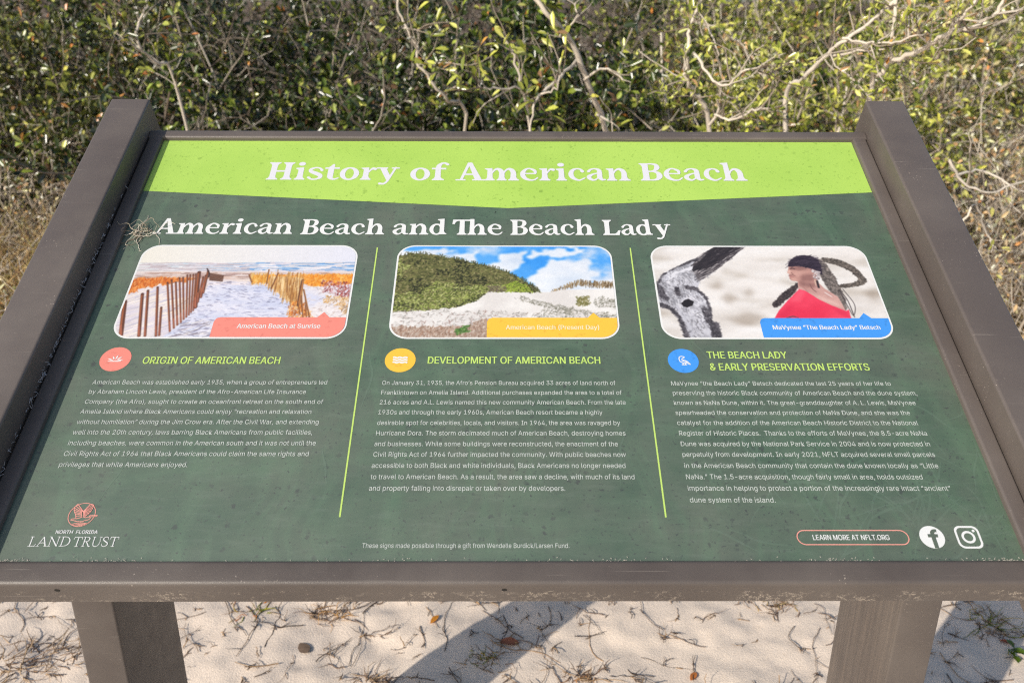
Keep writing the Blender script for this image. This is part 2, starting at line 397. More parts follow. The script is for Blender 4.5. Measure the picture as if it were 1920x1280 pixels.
BODY1 = [("American Beach was established early 1935, when a group of entrepreneurs led", 172.8, 720.2, 613), ("by Abraham Lincoln Lewis, president of the Afro-American Life Insurance", 165.8, 738, 573.3),
 ("Company (the Afro), sought to create an oceanfront retreat on the south end of", 158.3, 756.7, 605.3), ("Amelia Island where Black Americans could enjoy \u201crecreation and relaxation", 150, 775.3, 583.3),
 ("without humiliation\u201d during the Jim Crow era. After the Civil War, and extending", 143.3, 794.7, 597), ("well into the 20th century, laws barring Black Americans from public facilities,", 135.5, 814.2, 585.3),
 ("including beaches, were common in the American south and it was not until the", 126.7, 834.3, 591.7), ("Civil Rights Act of 1964 that Black Americans could claim the same rights and", 118.7, 854.5, 578.3), ("privileges that white Americans enjoyed.", 109.7, 875, 350.8)]
BODY2 = [("On January 31, 1935, the Afro\u2019s Pension Bureau acquired 33 acres of land north of", 716.3, 721.4, 1154.2), ("Franklintown on Amelia Island. Additional purchases expanded the area to a total of", 714.5, 739.6, 1166),
 ("216 acres and A.L. Lewis named this new community American Beach. From the late", 711.7, 757.9, 1173.4), ("1930s and through the early 1960s, American Beach resort became a highly", 709, 776.7, 1129.8),
 ("desirable spot for celebrities, locals, and visitors. In 1964, the area was ravaged by", 707, 796.4, 1163), ("Hurricane Dora. The storm decimated much of American Beach, destroying homes", 704.9, 815.8, 1173),
 ("and businesses. While some buildings were reconstructed, the enactment of the", 701.8, 836, 1158.7), ("Civil Rights Act of 1964 further impacted the community. With public beaches now", 699.7, 856, 1173.7),
 ("accessible to both Black and white individuals, Black Americans no longer needed", 696.6, 876.8, 1173), ("to travel to American Beach. As a result, the area saw a decline, with much of its land", 694.5, 897.9, 1190), ("and property falling into disrepair or taken over by developers.", 691.5, 919.5, 1060)]
BODY3 = [("MaVynee \u201cthe Beach Lady\u201d Betsch dedicated the last 25 years of her life to", 1258.8, 722.5, 1670.8), ("preserving the historic Black community of American Beach and the dune system,", 1261.8, 740.5, 1720),
 ("known as NaNa Dune, within it. The great-granddaughter of A. L. Lewis, MaVynee", 1264, 758.8, 1717.5), ("spearheaded the conservation and protection of NaNa Dune, and she was the", 1267, 777.5, 1707),
 ("catalyst for the addition of the American Beach Historic District to the National", 1270, 796.5, 1722), ("Register of Historic Places.  Thanks to the efforts of MaVynee, the 8.5-acre NaNa", 1273.8, 816, 1738.8),
 ("Dune was acquired by the National Park Service in 2004 and is now protected in", 1276.8, 836, 1744.5), ("perpetuity from development. In early 2021, NFLT acquired several small parcels", 1280, 856, 1753.8),
 ("in the American Beach community that contain the dune known locally as \u201cLittle", 1283.5, 877, 1760), ("NaNa.\u201d The 1.5-acre acquisition, though fairly small in area, holds outsized", 1286.8, 898, 1730.5),
 ("importance in helping to protect a portion of the increasingly rare intact \u201cancient\u201d", 1290, 919.5, 1783.8), ("dune system of the island.", 1294, 941.5, 1454.5)]
for body in (BODY1, BODY2, BODY3):
    f = Flat(0.0003)
    for t, x0, y, x1 in body: sans(f, t, (x0, y), (x1, y + 0.3), 0.0052, 0.0)
    f.build('body_text', M_BODY, panel)
for lines in ([("ORIGIN OF AMERICAN BEACH", 266.3, 681.9, 523.8)], [("DEVELOPMENT OF AMERICAN BEACH", 802, 681.7, 1125.6)], [("THE BEACH LADY", 1326.8, 671.8, 1476.5), ("& EARLY PRESERVATION EFFORTS", 1332.5, 694.3, 1631.3)]):
    f = Flat(0.0003)
    for t, x0, y, x1 in lines: sans(f, t, (x0, y), (x1, y + .2), 0.0092, 0.025)
    f.build('heading', M_HEAD, panel)
f = Flat(0.0003); sans(f, "These signs made possible through a gift from Wendelle Burdick/Larsen Fund.", (678.7, 1026.6), (1067.8, 1026.8), 0.0044, 0.0); f.build('credit_line', M_BODY, panel)

# ---- slab serif lettering, drawn stroke by stroke (cap height 100)
SER = 7.5
def sstem(x0, x1, y0, y1, bl=0, br=0, tl=0, tr=0, flag=0):
    x0 += .8; x1 -= 1.8
    p = [(x0 - bl, y0), (x1 + br, y0)]
    if br: p += [(x1 + br, y0 + SER * .7), (x1 + br * .4, y0 + SER * 1.3), (x1 + 1, y0 + SER * 2.6)]
    if tr: p += [(x1 + 1, y1 - SER * 2.6), (x1 + tr * .4, y1 - SER * 1.3), (x1 + tr, y1 - SER * .7)]
    p += [(x1 + tr, y1)]
    if flag: p += [(x0 + (x1 - x0) * .4, y1 - 1), (x0 - tl, y1 - flag * .55), (x0 - tl, y1 - flag - 2), (x0, y1 - flag - 8)]
    else:
        p += [(x0 - tl, y1)]
        if tl: p += [(x0 - tl, y1 - SER * .7), (x0 - tl * .4, y1 - SER * 1.3), (x0 - 1, y1 - SER * 2.6)]
    if bl: p += [(x0 - 1, y0 + SER * 2.6), (x0 - bl * .4, y0 + SER * 1.3), (x0 - bl, y0 + SER * .7)]
    return ('p', p)
def ell(cx, cy, rx, ry, n=36):
    a = np.arange(n) * 2 * math.pi / n; return np.column_stack([cx + rx * np.cos(a), cy + ry * np.sin(a)])
def arch(x, w): return ('s', [(x, 44, 7), (x + 7, 58, 9), (x + w * .52, 66.5, 13), (x + w * .86, 58, 20), (x + w, 42, 22), (x + w, 20, 22)])
def GL(ch):
    """-> advance, pieces"""
    if ch == 'H': return 104, [sstem(12, 35, 0, 100, 11, 11, 11, 11), sstem(65, 88, 0, 100, 11, 11, 11, 11), ('p', [(34, 45), (66, 45), (66, 54), (34, 54)])]
    if ch == 'i': return 46, [sstem(11, 33, 0, 71, 10, 10, 10, 0, 7), ('d', (21, 91, 13, 11))]
    if ch == 's': return 64, [('s', [(54, 54, 13), (46, 65, 9), (30, 69, 9), (13, 60, 14), (13, 48, 17), (30, 38, 20), (49, 26, 20), (51, 13, 16), (38, 4, 9), (22, 3, 9), (8, 13, 12)])]
    if ch == 't': return 58, [('p', [(13, 12), (35, 12), (35, 90), (29, 90), (13, 70)]), ('p', [(1, 62), (55, 62), (55, 71), (1, 71)]), ('s', [(24, 24, 22), (25, 14, 21), (33, 5, 13), (44, 4, 9), (55, 10, 7)])]
    if ch == 'o': return 77, [('r', (37, 35, 36, 37, 16, 29))]
    if ch == 'r': return 62, [sstem(11, 33, 0, 71, 10, 11, 10, 0, 4), ('s', [(31, 44, 7), (38, 57, 9), (46, 65, 12), (54, 62, 16)])]
    if ch == 'y': return 82, [('p', [(8, 71), (32, 71), (55, 14), (46, -6), (38, 0)]), ('s', [(69, 70, 9), (48, 8, 10), (40, -12, 10), (30, -22, 10), (16, -21, 13)]), ('p', [(-2, 64), (40, 64), (40, 71), (-2, 71)]), ('p', [(54, 64), (84, 64), (84, 71), (54, 71)])]
    if ch == 'f': return 60, [sstem(14, 36, 0, 76, 11, 14, 0, 0), ('p', [(1, 62), (54, 62), (54, 71), (1, 71)]), ('s', [(25, 70, 22), (27, 84, 19), (36, 96, 12), (48, 99, 10), (58, 91, 14)])]
    if ch == 'A': return 104, [('p', [(42, 103), (58, 103), (96, 4), (70, 4)]), ('p', [(42, 103), (54, 103), (25, 4), (14, 4)]), ('p', [(26, 31), (76, 31), (74, 39), (29, 39)]), ('p', [(-1, 0), (36, 0), (36, 7), (-1, 7)]), ('p', [(60, 0), (106, 0), (106, 7), (60, 7)])]
    if ch == 'm': return 132, [sstem(11, 32, 0, 71, 10, 9, 10, 0, 4), arch(30, 35), sstem(54, 76, 0, 40, 9, 9), arch(73, 35), sstem(97, 119, 0, 40, 9, 11)]
    if ch == 'n': return 92, [sstem(11, 32, 0, 71, 10, 10, 10, 0, 4), arch(30, 38), sstem(57, 79, 0, 40, 10, 12)]
    if ch == 'h': return 91, [sstem(11, 32, 0, 105, 10, 10, 10, 0, 6), arch(30, 37), sstem(56, 78, 0, 40, 10, 12)]
    if ch == 'e': return 70, [('s', [(12, 40, 8), (40, 40, 8), (56, 40, 9)]), ('s', [(57, 41, 10), (55, 56, 14), (38, 68, 9), (24, 65, 11), (12, 48, 19), (11, 30, 21), (20, 12, 17), (38, 3, 10), (54, 5, 8), (65, 16, 7)])]
    if ch == 'c': return 66, [('s', [(54, 53, 16), (48, 64, 10), (34, 68, 9), (18, 59, 16), (11, 40, 21), (14, 22, 20), (26, 8, 14), (42, 3, 9), (61, 15, 7)])]
    if ch == 'a': return 74, [('s', [(11, 53, 14), (20, 64, 10), (36, 68, 9), (50, 59, 18), (51, 40, 21), (51, 20, 21), (58, 6, 13), (70, 6, 8)]), ('s', [(46, 43, 7), (26, 36, 10), (11, 22, 19), (17, 8, 15), (31, 4, 9), (46, 17, 7)])]
    if ch == 'd': return 84, [('r', (33, 35, 33, 37, 15, 28)), sstem(45, 67, 2, 105, 0, 12, 11, 0, 6)]
    if ch == 'B': return 86, [sstem(12, 36, 0, 100, 11, 0, 11, 0), ('s', [(32, 96, 8), (48, 96, 9), (63, 90, 16), (66, 75, 22), (58, 60, 14), (46, 54, 8), (32, 53, 7)], 0), ('s', [(32, 52, 8), (50, 52, 9), (66, 44, 17), (71, 28, 24), (64, 11, 17), (48, 4, 9), (32, 4, 8)], 0)]
    if ch == 'L': return 88, [sstem(12, 36, 0, 100, 11, 0, 11, 12), ('p', [(34, 0), (80, 0), (87, 31), (77, 31), (68, 16), (58, 9), (34, 9)])]
    if ch == '&':   # the joined "Th" of the subtitle
        return 160, [('p', [(4, 100), (90, 100), (90, 91), (26, 91), (16, 84), (12, 70), (1, 70)]), sstem(34, 58, 0, 95, 11, 11), sstem(80, 102, 0, 104, 10, 10), arch(100, 36), sstem(125, 147, 0, 40, 10, 12)]
    return 36, []
THIN = {'L': (74, [('s', [(22, 4, 8), (22, 97, 8)], 0), ('s', [(6, 2.5, 5), (62, 2.5, 5), (68, 26, 5)], 0), ('s', [(8, 98, 5), (36, 98, 5)], 0)]),
 'A': (92, [('s', [(45, 98, 6), (12, 2, 5)], 0), ('s', [(45, 98, 9), (78, 2, 10)], 0), ('s', [(24, 36, 5), (66, 36, 5)], 0), ('s', [(0, 2, 4), (26, 2, 4)], 0), ('s', [(64, 2, 4), (92, 2, 4)], 0)]),
 'N': (96, [('s', [(16, 2, 5), (16, 98, 5)], 0), ('s', [(14, 98, 9), (78, 3, 10)], 0), ('s', [(80, 2, 5), (80, 98, 5)], 0), ('s', [(2, 2, 4), (30, 2, 4)], 0), ('s', [(66, 98, 4), (94, 98, 4)], 0), ('s', [(0, 98, 4), (18, 98, 4)], 0)]),
 'D': (92, [('s', [(20, 3, 8), (20, 97, 8)], 0), ('s', [(4, 97.5, 5), (42, 97, 5), (70, 84, 7), (82, 50, 9), (70, 16, 7), (42, 3, 5), (4, 2.5, 5)], 1)]),
 'T': (88, [('s', [(44, 3, 9), (44, 96, 9)], 0), ('s', [(4, 74, 5), (8, 97, 5), (80, 97, 5), (84, 74, 5)], 0), ('s', [(28, 2, 4), (60, 2, 4)], 0)]),
 'R': (90, [('s', [(20, 3, 8), (20, 97, 8)], 0), ('s', [(4, 97.5, 5), (40, 97, 5), (60, 90, 8), (64, 74, 9), (56, 57, 7), (38, 51, 5), (20, 51, 5)], 1), ('s', [(40, 50, 7), (58, 26, 9), (72, 4, 9), (88, 3, 5)], 1), ('s', [(4, 2, 4), (36, 2, 4)], 0)]),
 'U': (96, [('s', [(18, 97, 8), (18, 34, 8), (28, 8, 7), (48, 2, 6), (68, 9, 6), (78, 34, 5), (78, 97, 5)], 1), ('s', [(4, 98, 4), (32, 98, 4)], 0), ('s', [(64, 98, 4), (92, 98, 4)], 0)]),
 'S': (72, [('s', [(60, 76, 5), (50, 94, 6), (32, 98, 6), (14, 88, 8), (14, 68, 9), (34, 53, 10), (56, 38, 10), (60, 18, 8), (46, 4, 6), (28, 2, 6), (10, 12, 5), (6, 28, 5)], 1)])}
def serif(f, word, left, right, cap, thin=False):
    """word set between left (x, y) and right (x, y) of its baseline on the drafting sheet"""
    pieces = []; x = 0
    for ch in word:
        adv, ps = (THIN[ch] if thin else GL(ch)); pieces += [(x, p) for p in ps]; x += adv
    xs = []
    for ox, p in pieces:
        if p[0] in 'ps': xs += [ox + q[0] for q in p[1]]
        else: xs += [ox + p[1][0] - p[1][2], ox + p[1][0] + p[1][2]]
    x0, x1 = min(xs), max(xs); a = P(*left); c = P(*right); sx = (c[0] - a[0]) / (x1 - x0); sy = cap / 100
    base = lambda X: a[1]
    T = lambda X, Y: (a[0] + (X - x0) * sx, base(X) + Y * sy)
    for ox, p in pieces:
        if p[0] == 'p': f.poly([T(ox + q[0], q[1]) for q in p[1]])
        elif p[0] == 'd': cx, cy, rx, ry = p[1]; f.poly([T(ox + q[0], q[1]) for q in ell(cx, cy, rx, ry, 20)])
        elif p[0] == 'r':
            cx, cy, rx, ry, ix, iy = p[1]; A = np.array([T(ox + q[0], q[1]) for q in ell(cx, cy, rx, ry)]); B = np.array([T(ox + q[0], q[1]) for q in ell(cx, cy, ix, iy)]); f.strip(A, B, True)
        else:
            sm = len(p) < 3 or p[2]; q = np.asarray(p[1], float); q[:, 2] *= 1 if thin else .90; dense = catmull(q, 6) if (sm or len(q) > 5) else q
            d = unit(np.gradient(dense[:, :2], axis=0)); nr = np.column_stack([-d[:, 1], d[:, 0]])
            if not sm and len(q) <= 5 and len(q) > 2:     # sharp corners: segment by segment
                for k in range(len(q) - 1):
                    dd = unit(q[k + 1, :2] - q[k, :2]); n2 = np.array([-dd[1], dd[0]]) * q[k, 2] / 2; e = dd * q[k, 2] / 2
                    f.poly([T(ox + z[0], z[1]) for z in (q[k, :2] + n2 - e * (k > 0), q[k, :2] - n2 - e * (k > 0), q[k + 1, :2] - n2, q[k + 1, :2] + n2)])
                continue
            A = dense[:, :2] + nr * dense[:, 2:] / 2; B = dense[:, :2] - nr * dense[:, 2:] / 2
            f.strip([T(ox + z[0], z[1]) for z in A], [T(ox + z[0], z[1]) for z in B])
            if sm and not thin:
                for e in (dense[0], dense[-1]): f.poly([T(ox + z[0], z[1]) for z in ell(e[0], e[1], e[2] / 2, e[2] / 2, 12)])
CT = 0.0341
f = Flat(0.0003)
for w, l, r in (('History', (498, 337.2), (747, 337.6)), ('of', (768, 338.4), (837.5, 338.4)), ('American', (854, 338.9), (1182.5, 339.2)), ('Beach', (1202, 339.4), (1402, 339.6))): serif(f, w, l, r, CT)
f.build('title', M_TITLE, panel)
CS = 0.0262
f = Flat(0.0003)
for w, l, r in (('American', (285.7, 438.6), (547, 439.6)), ('Beach', (562.6, 439.9), (720, 440.2)), ('and', (739, 440.4), (836.8, 440.6)), ('&e', (847, 440.8), (941, 441)), ('Beach', (957, 441.2), (1114.7, 441.5)), ('Lady', (1131, 441.6), (1260, 441.8))): serif(f, w, l, r, CS)
f.build('subtitle', M_WHITE, panel)
# ---- lower left emblem and name
Q = PZ(30, 920, 8.348); f = Flat(0.0003)
sans(f, "NORTH  FLORIDA", (104, 1000), (182.4, 1000.2), 0.0033, 0.03)
serif(f, 'LAND', (51.3, 1024), (127.5, 1024.3), 0.0093, True); serif(f, 'TRUST', (134.5, 1024.4), (218.5, 1024.8), 0.0093, True)
f.build('trust_name', M_WHITE, panel)
f = Flat(0.0003); lw = 0.00062
c0 = P(153.6, 964.6); f.ring(c0, 0.0113, 0.0119, 48)
def st(*pts, w=lw, sm=True): f.stroke([(x, y, w) for x, y in pts], Q, sm)
st((860, 455), (880, 438), (960, 432), (1010, 418), (1035, 408)); st((860, 458), (900, 462), (960, 478), (1040, 478), (1080, 462), (1130, 452), (1165, 425), (1150, 395), (1180, 384), (1275, 382)); st((1275, 386), (1240, 402), (1180, 402), (1140, 408), (1090, 418), (1060, 408))
wing = [(975, 208), (940, 235), (918, 268), (912, 300), (920, 335), (934, 365), (938, 395), (940, 430)]
root = [(1052, 318), (1045, 322), (1036, 330), (1030, 340), (1028, 355), (1028, 372), (1028, 390), (1020, 410)]
st(*wing); st((975, 208), (1010, 260), (1052, 318), (1060, 360), (1055, 405)); st(*root)
for a, c in zip(wing[1:-1], root[1:-1]): st(a, c, sm=False)
wing2 = [(1165, 210), (1195, 212), (1222, 228), (1205, 265), (1180, 310), (1150, 345), (1115, 375), (1085, 400)]
root2 = [(1062, 318), (1064, 325), (1068, 332), (1072, 340), (1075, 350), (1076, 365), (1076, 380), (1078, 395)]
st(*wing2); st((1062, 318), (1105, 275), (1165, 210)); st(*root2)
for a, c in zip(wing2[1:-1], root2[1:-1]): st(a, c, sm=False)
st((885, 520), (960, 505), (1040, 503), (1105, 512)); st((905, 538), (980, 524), (1080, 524)); st((930, 552), (990, 542), (1040, 540))
f.build('bird_emblem', M_CORAL2, panel)
# ---- web address pill and two round marks
f = Flat(0.0003)
v0, v1 = 0.0160, 0.0306; u0, u1 = 0.2531, 0.3523
A = rrect(u0, u1, v0, v1, (v1 - v0) / 2 - 1e-5, 10); B = rrect(u0 + .0009, u1 - .0009, v0 + .0009, v1 - .0009, (v1 - v0) / 2 - .0009 - 1e-5, 10); f.strip(A, B, True)
pill = f.build('address_outline', M_CORAL2, panel)
f = Flat(0.00032); sans(f, "LEARN MORE AT NFLT.ORG", (1525.2, 1011.9), (1668.6, 1011.9), 0.0050, 0.02); f.build('web_address', M_WHITE, panel)
f = Flat(0.0003); cf = P(1747.5, 1006.6); f.disc(cf, 0.0109); mk = f.build('social_mark', M_WHITE, panel)
f = Flat(0.0005); k = 0.0109
f.stroke([(cf[0] + 0.10 * k, cf[1] - 0.985 * k, .34 * k), (cf[0] + 0.10 * k, cf[1] + .15 * k, .34 * k), (cf[0] + .13 * k, cf[1] + .42 * k, .32 * k), (cf[0] + .30 * k, cf[1] + .56 * k, .28 * k), (cf[0] + .50 * k, cf[1] + .56 * k, .26 * k)], caps=False)
f.poly([(cf[0] - .32 * k, cf[1] - .03 * k), (cf[0] + .48 * k, cf[1] - .03 * k), (cf[0] + .52 * k, cf[1] + .26 * k), (cf[0] - .32 * k, cf[1] + .26 * k)])
f.build('letter_mark', M_GREEN, panel)
f = Flat(0.0003); ci = P(1815.8, 1006.6); r = 0.0109
A = rrect(ci[0] - r, ci[0] + r, ci[1] - r, ci[1] + r, r * .52, 8); B = rrect(ci[0] - r * .83, ci[0] + r * .83, ci[1] - r * .83, ci[1] + r * .83, r * .40, 8); f.strip(A, B, True)
f.ring(ci, r * .36, r * .55); f.disc(ci + np.array([r * .56, r * .56]), r * .12, 14); f.build('social_mark', M_WHITE, panel)

# ---- icon discs
def disc_icon(x, y, M, draw):
    f = Flat(0.0002); c = P(x, y); f.disc(c, 0.0158, 48); o = f.build('icon_disc', M, panel)
    f = Flat(0.0004); draw(f, c, 0.0158); f.build('icon_glyph', M_WHITE, panel); return o
def g_plant(f, c, r):
    for a, L in ((78, .42), (42, .44), (118, .36), (12, .44), (158, .46)):
        d = np.array([math.cos(math.radians(a)), math.sin(math.radians(a))]); b0 = c + np.array([0, -.16 * r]) + d * r * .10
        e = b0 + d * r * L; m1 = (b0 + e) / 2; nn = np.array([-d[1], d[0]]); f.poly([b0, m1 + nn * r * .055, e, m1 - nn * r * .055])
    f.stroke([(c[0] - .42 * r, c[1] - .19 * r, .05 * r), (c[0] - .02 * r, c[1] - .19 * r, .08 * r)]); f.stroke([(c[0] + .04 * r, c[1] - .19 * r, .08 * r), (c[0] + .40 * r, c[1] - .19 * r, .05 * r)])
def g_waves(f, c, r):
    for dy in (.20, .0, -.20): f.stroke([(c[0] + (t - .5) * .95 * r, c[1] + dy * r + .035 * r * math.sin(t * 17), .125 * r) for t in np.linspace(0, 1, 13)], caps=False)
def g_bird(f, c, r):
    w = .065 * r; q = lambda x, y: (c[0] + x * r, c[1] + y * r, w)
    f.stroke([q(-.26, .10), q(-.22, .30), q(-.05, .36), q(.10, .28), q(.00, .20), q(-.08, .14)])
    f.stroke([q(-.26, .10), q(-.20, -.08), q(-.02, -.18), q(.20, -.20), q(.42, -.32), q(.22, -.05), q(-.02, .06)]); f.stroke([q(-.10, .02), q(.05, -.06), q(.25, -.12)])
    f.stroke([q(-.05, -.20), q(-.05, -.34)], caps=False, smooth=False); f.stroke([q(.12, -.20), q(.12, -.34)], caps=False, smooth=False); f.stroke([q(-.14, -.34), q(.20, -.34)], caps=False, smooth=False)
disc_icon(216.5, 673.2, M_CORAL, g_plant); disc_icon(750.4, 675, M_YELLOW, g_waves); disc_icon(1281, 676.3, M_BLUE, g_bird)

# ----------------------------------------------------------------- the three printed pictures, painted dot by dot
PV0, PV1 = 0.2542, 0.3915; PW_, PH_ = 520, 292
def blur(a, r):
    for ax in (0, 1):
        p = np.concatenate([np.repeat(np.take(a, [0], ax), r, ax), a, np.repeat(np.take(a, [-1], ax), r, ax)], ax); n = a.shape[ax]
        a = sum(np.take(p, np.arange(k, k + n), ax) for k in range(2 * r + 1)) / (2 * r + 1)
    return a
class Canvas:
    def __init__(s, u0, u1, z):
        s.u0, s.u1 = u0, u1; s.T = PZ(*z); s.a = np.zeros((PH_, PW_, 3))
        s.X, s.Y = np.meshgrid((np.arange(PW_) + .5) / PW_, (np.arange(PH_) + .5) / PH_)       # y downwards
    def q(s, pts):
        o = []
        for p in pts:
            u, v = s.T(p[0], p[1]); o.append(((u - s.u0) / (s.u1 - s.u0), (PV1 - v) / (PV1 - PV0)))
        return np.array(o)
    def mask(s, pts, rough=0.0, sc=30, seed=0):
        pg = s.q(pts); X = s.X; Y = s.Y
        if rough: X = X + rough * (fbm(s.X * sc, s.Y * sc, seed) - .5); Y = Y + rough * 1.8 * (fbm(s.X * sc, s.Y * sc, seed + 5) - .5)
        ins = np.zeros(X.shape, bool); n = len(pg)
        for i in range(n):
            x0, y0 = pg[i]; x1, y1 = pg[(i + 1) % n]
            if y0 != y1:
                c = ((Y < y0) != (Y < y1)) & (X < (x1 - x0) * (Y - y0) / (y1 - y0) + x0); ins ^= c
        return ins
    def fill(s, msk, c0, c1=None, sx=20, sy=20, seed=1, lo=.35, hi=.65):
        c0 = np.array(c0, float)
        if c1 is None: s.a[msk] = c0; return
        t = np.clip((fbm(s.X * sx, s.Y * sy * .56, seed, 5) - lo) / (hi - lo), 0, 1)[..., None]
        s.a[msk] = (c0 * (1 - t) + np.array(c1, float) * t)[msk]
    def blend(s, t, c): s.a += (np.array(c, float) - s.a) * np.clip(t, 0, 1)[..., None]
    def line(s, pts, w, c, jit=0.0, smooth=False):
        """w in zoom dots (one or per point)"""
        pts = np.asarray(pts, float)
        ww = np.broadcast_to(np.asarray(w, float), (len(pts),))
        if smooth: d = catmull(np.column_stack([pts, ww]), 5); pts, ww = d[:, :2], d[:, 2]
        g = s.q(pts); sc = 1.0 / 1386
        best = np.full(s.X.shape, 9.0); asp = PH_ / PW_
        for i in range(len(g) - 1):
            ax, ay = g[i]; bx, by = g[i + 1]; ay *= asp; by *= asp; dx, dy = bx - ax, by - ay
            t = np.clip(((s.X - ax) * dx + (s.Y * asp - ay) * dy) / max(dx * dx + dy * dy, 1e-9), 0, 1)
            r = (ww[i] + (ww[i + 1] - ww[i]) * t) * sc / 2
            best = np.minimum(best, np.hypot(s.X - ax - t * dx, s.Y * asp - ay - t * dy) - r)
        if jit: best = best + jit * (fbm(s.X * 60, s.Y * 34, 77) - .5)
        k = np.clip(.5 - best * PW_, 0, 1); s.blend(k, c); return k
    def spray(s, msk, n, cols, L, W, ang=0.0, jit=.6, seed=0, op=.9):
        """n short dabs inside a mask; L, W in canvas dots, ang from horizontal"""
        g = np.random.default_rng(seed); ys, xs = np.nonzero(msk)
        if len(ys) == 0: return
        i = g.integers(0, len(ys), n); cols = np.array(cols, float)
        for k in range(n):
            cx = xs[i[k]] + g.uniform(0, 1); cy = ys[i[k]] + g.uniform(0, 1); a = ang + g.normal(0, jit); l = L * g.uniform(.5, 1.4) / 2; w = W * g.uniform(.6, 1.3); r = int(l + w + 1.5)
            x0, x1, y0, y1 = max(0, int(cx) - r), min(PW_, int(cx) + r + 1), max(0, int(cy) - r), min(PH_, int(cy) + r + 1)
            X, Y = np.meshgrid(np.arange(x0, x1) + .5 - cx, np.arange(y0, y1) + .5 - cy); ca, sa = math.cos(a), -math.sin(a); t = np.clip(X * ca + Y * sa, -l, l)
            d = np.hypot(X - t * ca, Y - t * sa); kk = (np.clip(w / 2 + .5 - d, 0, 1) * op)[..., None]; c = cols[g.integers(0, len(cols))] * g.uniform(.9, 1.1)
            s.a[y0:y1, x0:x1] += (c - s.a[y0:y1, x0:x1]) * kk
    def finish(s, name, parent):
        gg = np.random.default_rng(5); s.a = s.a * (1 + .05 * (fbm(s.X * 150, s.Y * 84, 91, 2)[..., None] - .5) + gg.normal(0, .012, s.X.shape)[..., None])
        a = np.clip(blur(s.a, 1), 0, 255) / 255; L = np.where(a <= .04045, a / 12.92, ((a + .055) / 1.055) ** 2.4) * KP
        gu = np.linspace(s.u0, s.u1, PW_); gv = np.linspace(PV1, PV0, PH_); U, Vv = np.meshgrid(gu, gv)
        rr = 0.0185; dx = np.maximum(np.maximum(s.u0 + rr - U, U - s.u1 + rr), 0); dy = np.maximum(np.maximum(PV0 + rr - Vv, Vv - PV1 + rr), 0)
        d = np.hypot(dx, dy); k = np.where(d > rr, rr / np.maximum(d, 1e-9), 1.0)
        U = np.where(d > rr, np.clip(U, s.u0 + rr, s.u1 - rr) + (U - np.clip(U, s.u0 + rr, s.u1 - rr)) * k, U); V2 = np.clip(Vv, PV0 + rr, PV1 - rr); Vv = np.where(d > rr, V2 + (Vv - V2) * k, Vv)
        V = W3(U.ravel(), Vv.ravel(), np.full(U.size, 0.00042)); i = np.arange(PW_ * PH_).reshape(PH_, PW_)
        Qd = np.stack([i[1:, :-1], i[1:, 1:], i[:-1, 1:], i[:-1, :-1]], -1).reshape(-1, 4)
        return link(name, quad_mesh(name, V, Qd, L.reshape(-1, 3)), M_PHOTO, parent)

def picture(u0, u1, label, canvas, banner, M, text, tl, tr, ink_=None):
    f = Flat(0.00025); f.poly(rrect(u0, u1, PV0 - .0021, PV1 + .0021, 0.0205, 12)); o = f.build('picture', M_WHITE, sign); tag(o, label)
    canvas.finish('photograph', o)
    f = Flat(0.0006); f.poly(banner); f.build('caption_banner', M, o)
    f = Flat(0.0008); sans(f, text, tl, tr, 0.0060, 0.03); f.build('caption_text', ink_ or M_WHITE, o)
def banner(T, ul, u1, vt, nx):
    """caption flag: rounded upper left, follows the picture's rounded lower right, small tip"""
    rr = .0185; a = [(ul, PV0), (u1 - rr, PV0)]
    a += [(u1 - rr + rr * math.sin(math.radians(t)), PV0 + rr - rr * math.cos(math.radians(t))) for t in range(8, 91, 8)]
    a += [(u1, vt)]; a += [(nx + .0065, vt), (nx, vt + .0075), (nx - .0065, vt)]
    return a + [(ul + .006, vt), (ul + .002, vt - .0015), (ul, vt - .006)]

# 1 beach path at sunrise
u0, u1 = -.4185, -.1722; z = (180, 380, 3.4286); C = Canvas(u0 + .002, u1 - .002, z); VERT = math.pi / 2
C.a[:] = np.array([238., 234, 224]) * (1 - C.X[..., None]) + np.array([226., 228, 242]) * C.X[..., None]
sea = C.mask([(100, 388), (1700, 385), (1700, 446), (100, 446)]); C.blend(sea * (.15 + .85 * C.X), (120, 166, 218))
C.spray(sea & (C.X > .45), 260, [(90, 140, 200), (150, 190, 228), (104, 154, 210)], 22, 1.5, 0, .03, 1); C.spray(sea, 240, [(232, 226, 230), (214, 206, 216), (240, 236, 238)], 34, 2.0, 0, .02, 2); C.spray(sea & (C.X < .5), 90, [(188, 172, 176), (206, 196, 204)], 30, 1.5, 0, .02, 3)
C.fill(C.mask([(100, 444), (1700, 440), (1700, 900), (100, 900)], .004), (230, 216, 210), (222, 212, 218), 10, 20, 5)
flat = C.mask([(150, 452), (800, 450), (1700, 452), (1700, 490), (150, 496)]); C.spray(flat, 260, [(186, 150, 132), (206, 180, 168), (170, 140, 134), (214, 196, 192)], 30, 2.2, 0, .03, 4)
lw1 = C.mask([(100, 600), (230, 560), (480, 512), (660, 498), (690, 520), (480, 830), (380, 900), (60, 900)], .004); C.fill(lw1, (240, 230, 222), (222, 214, 226), 4, 10, 12); C.spray(lw1, 150, [(200, 196, 216), (210, 206, 222), (246, 238, 228)], 34, 2.5, .42, .10, 5, .7)
og = C.mask([(120, 500), (420, 484), (600, 478), (640, 500), (500, 515), (330, 545), (190, 590), (120, 600)], .03, 40, 4); C.fill(og, (216, 124, 56), (238, 168, 104), 40, 60, 6); C.spray(og, 600, [(204, 96, 34), (232, 140, 62), (246, 184, 118), (170, 84, 44), (222, 118, 40)], 7, 1.3, VERT, .35, 6)
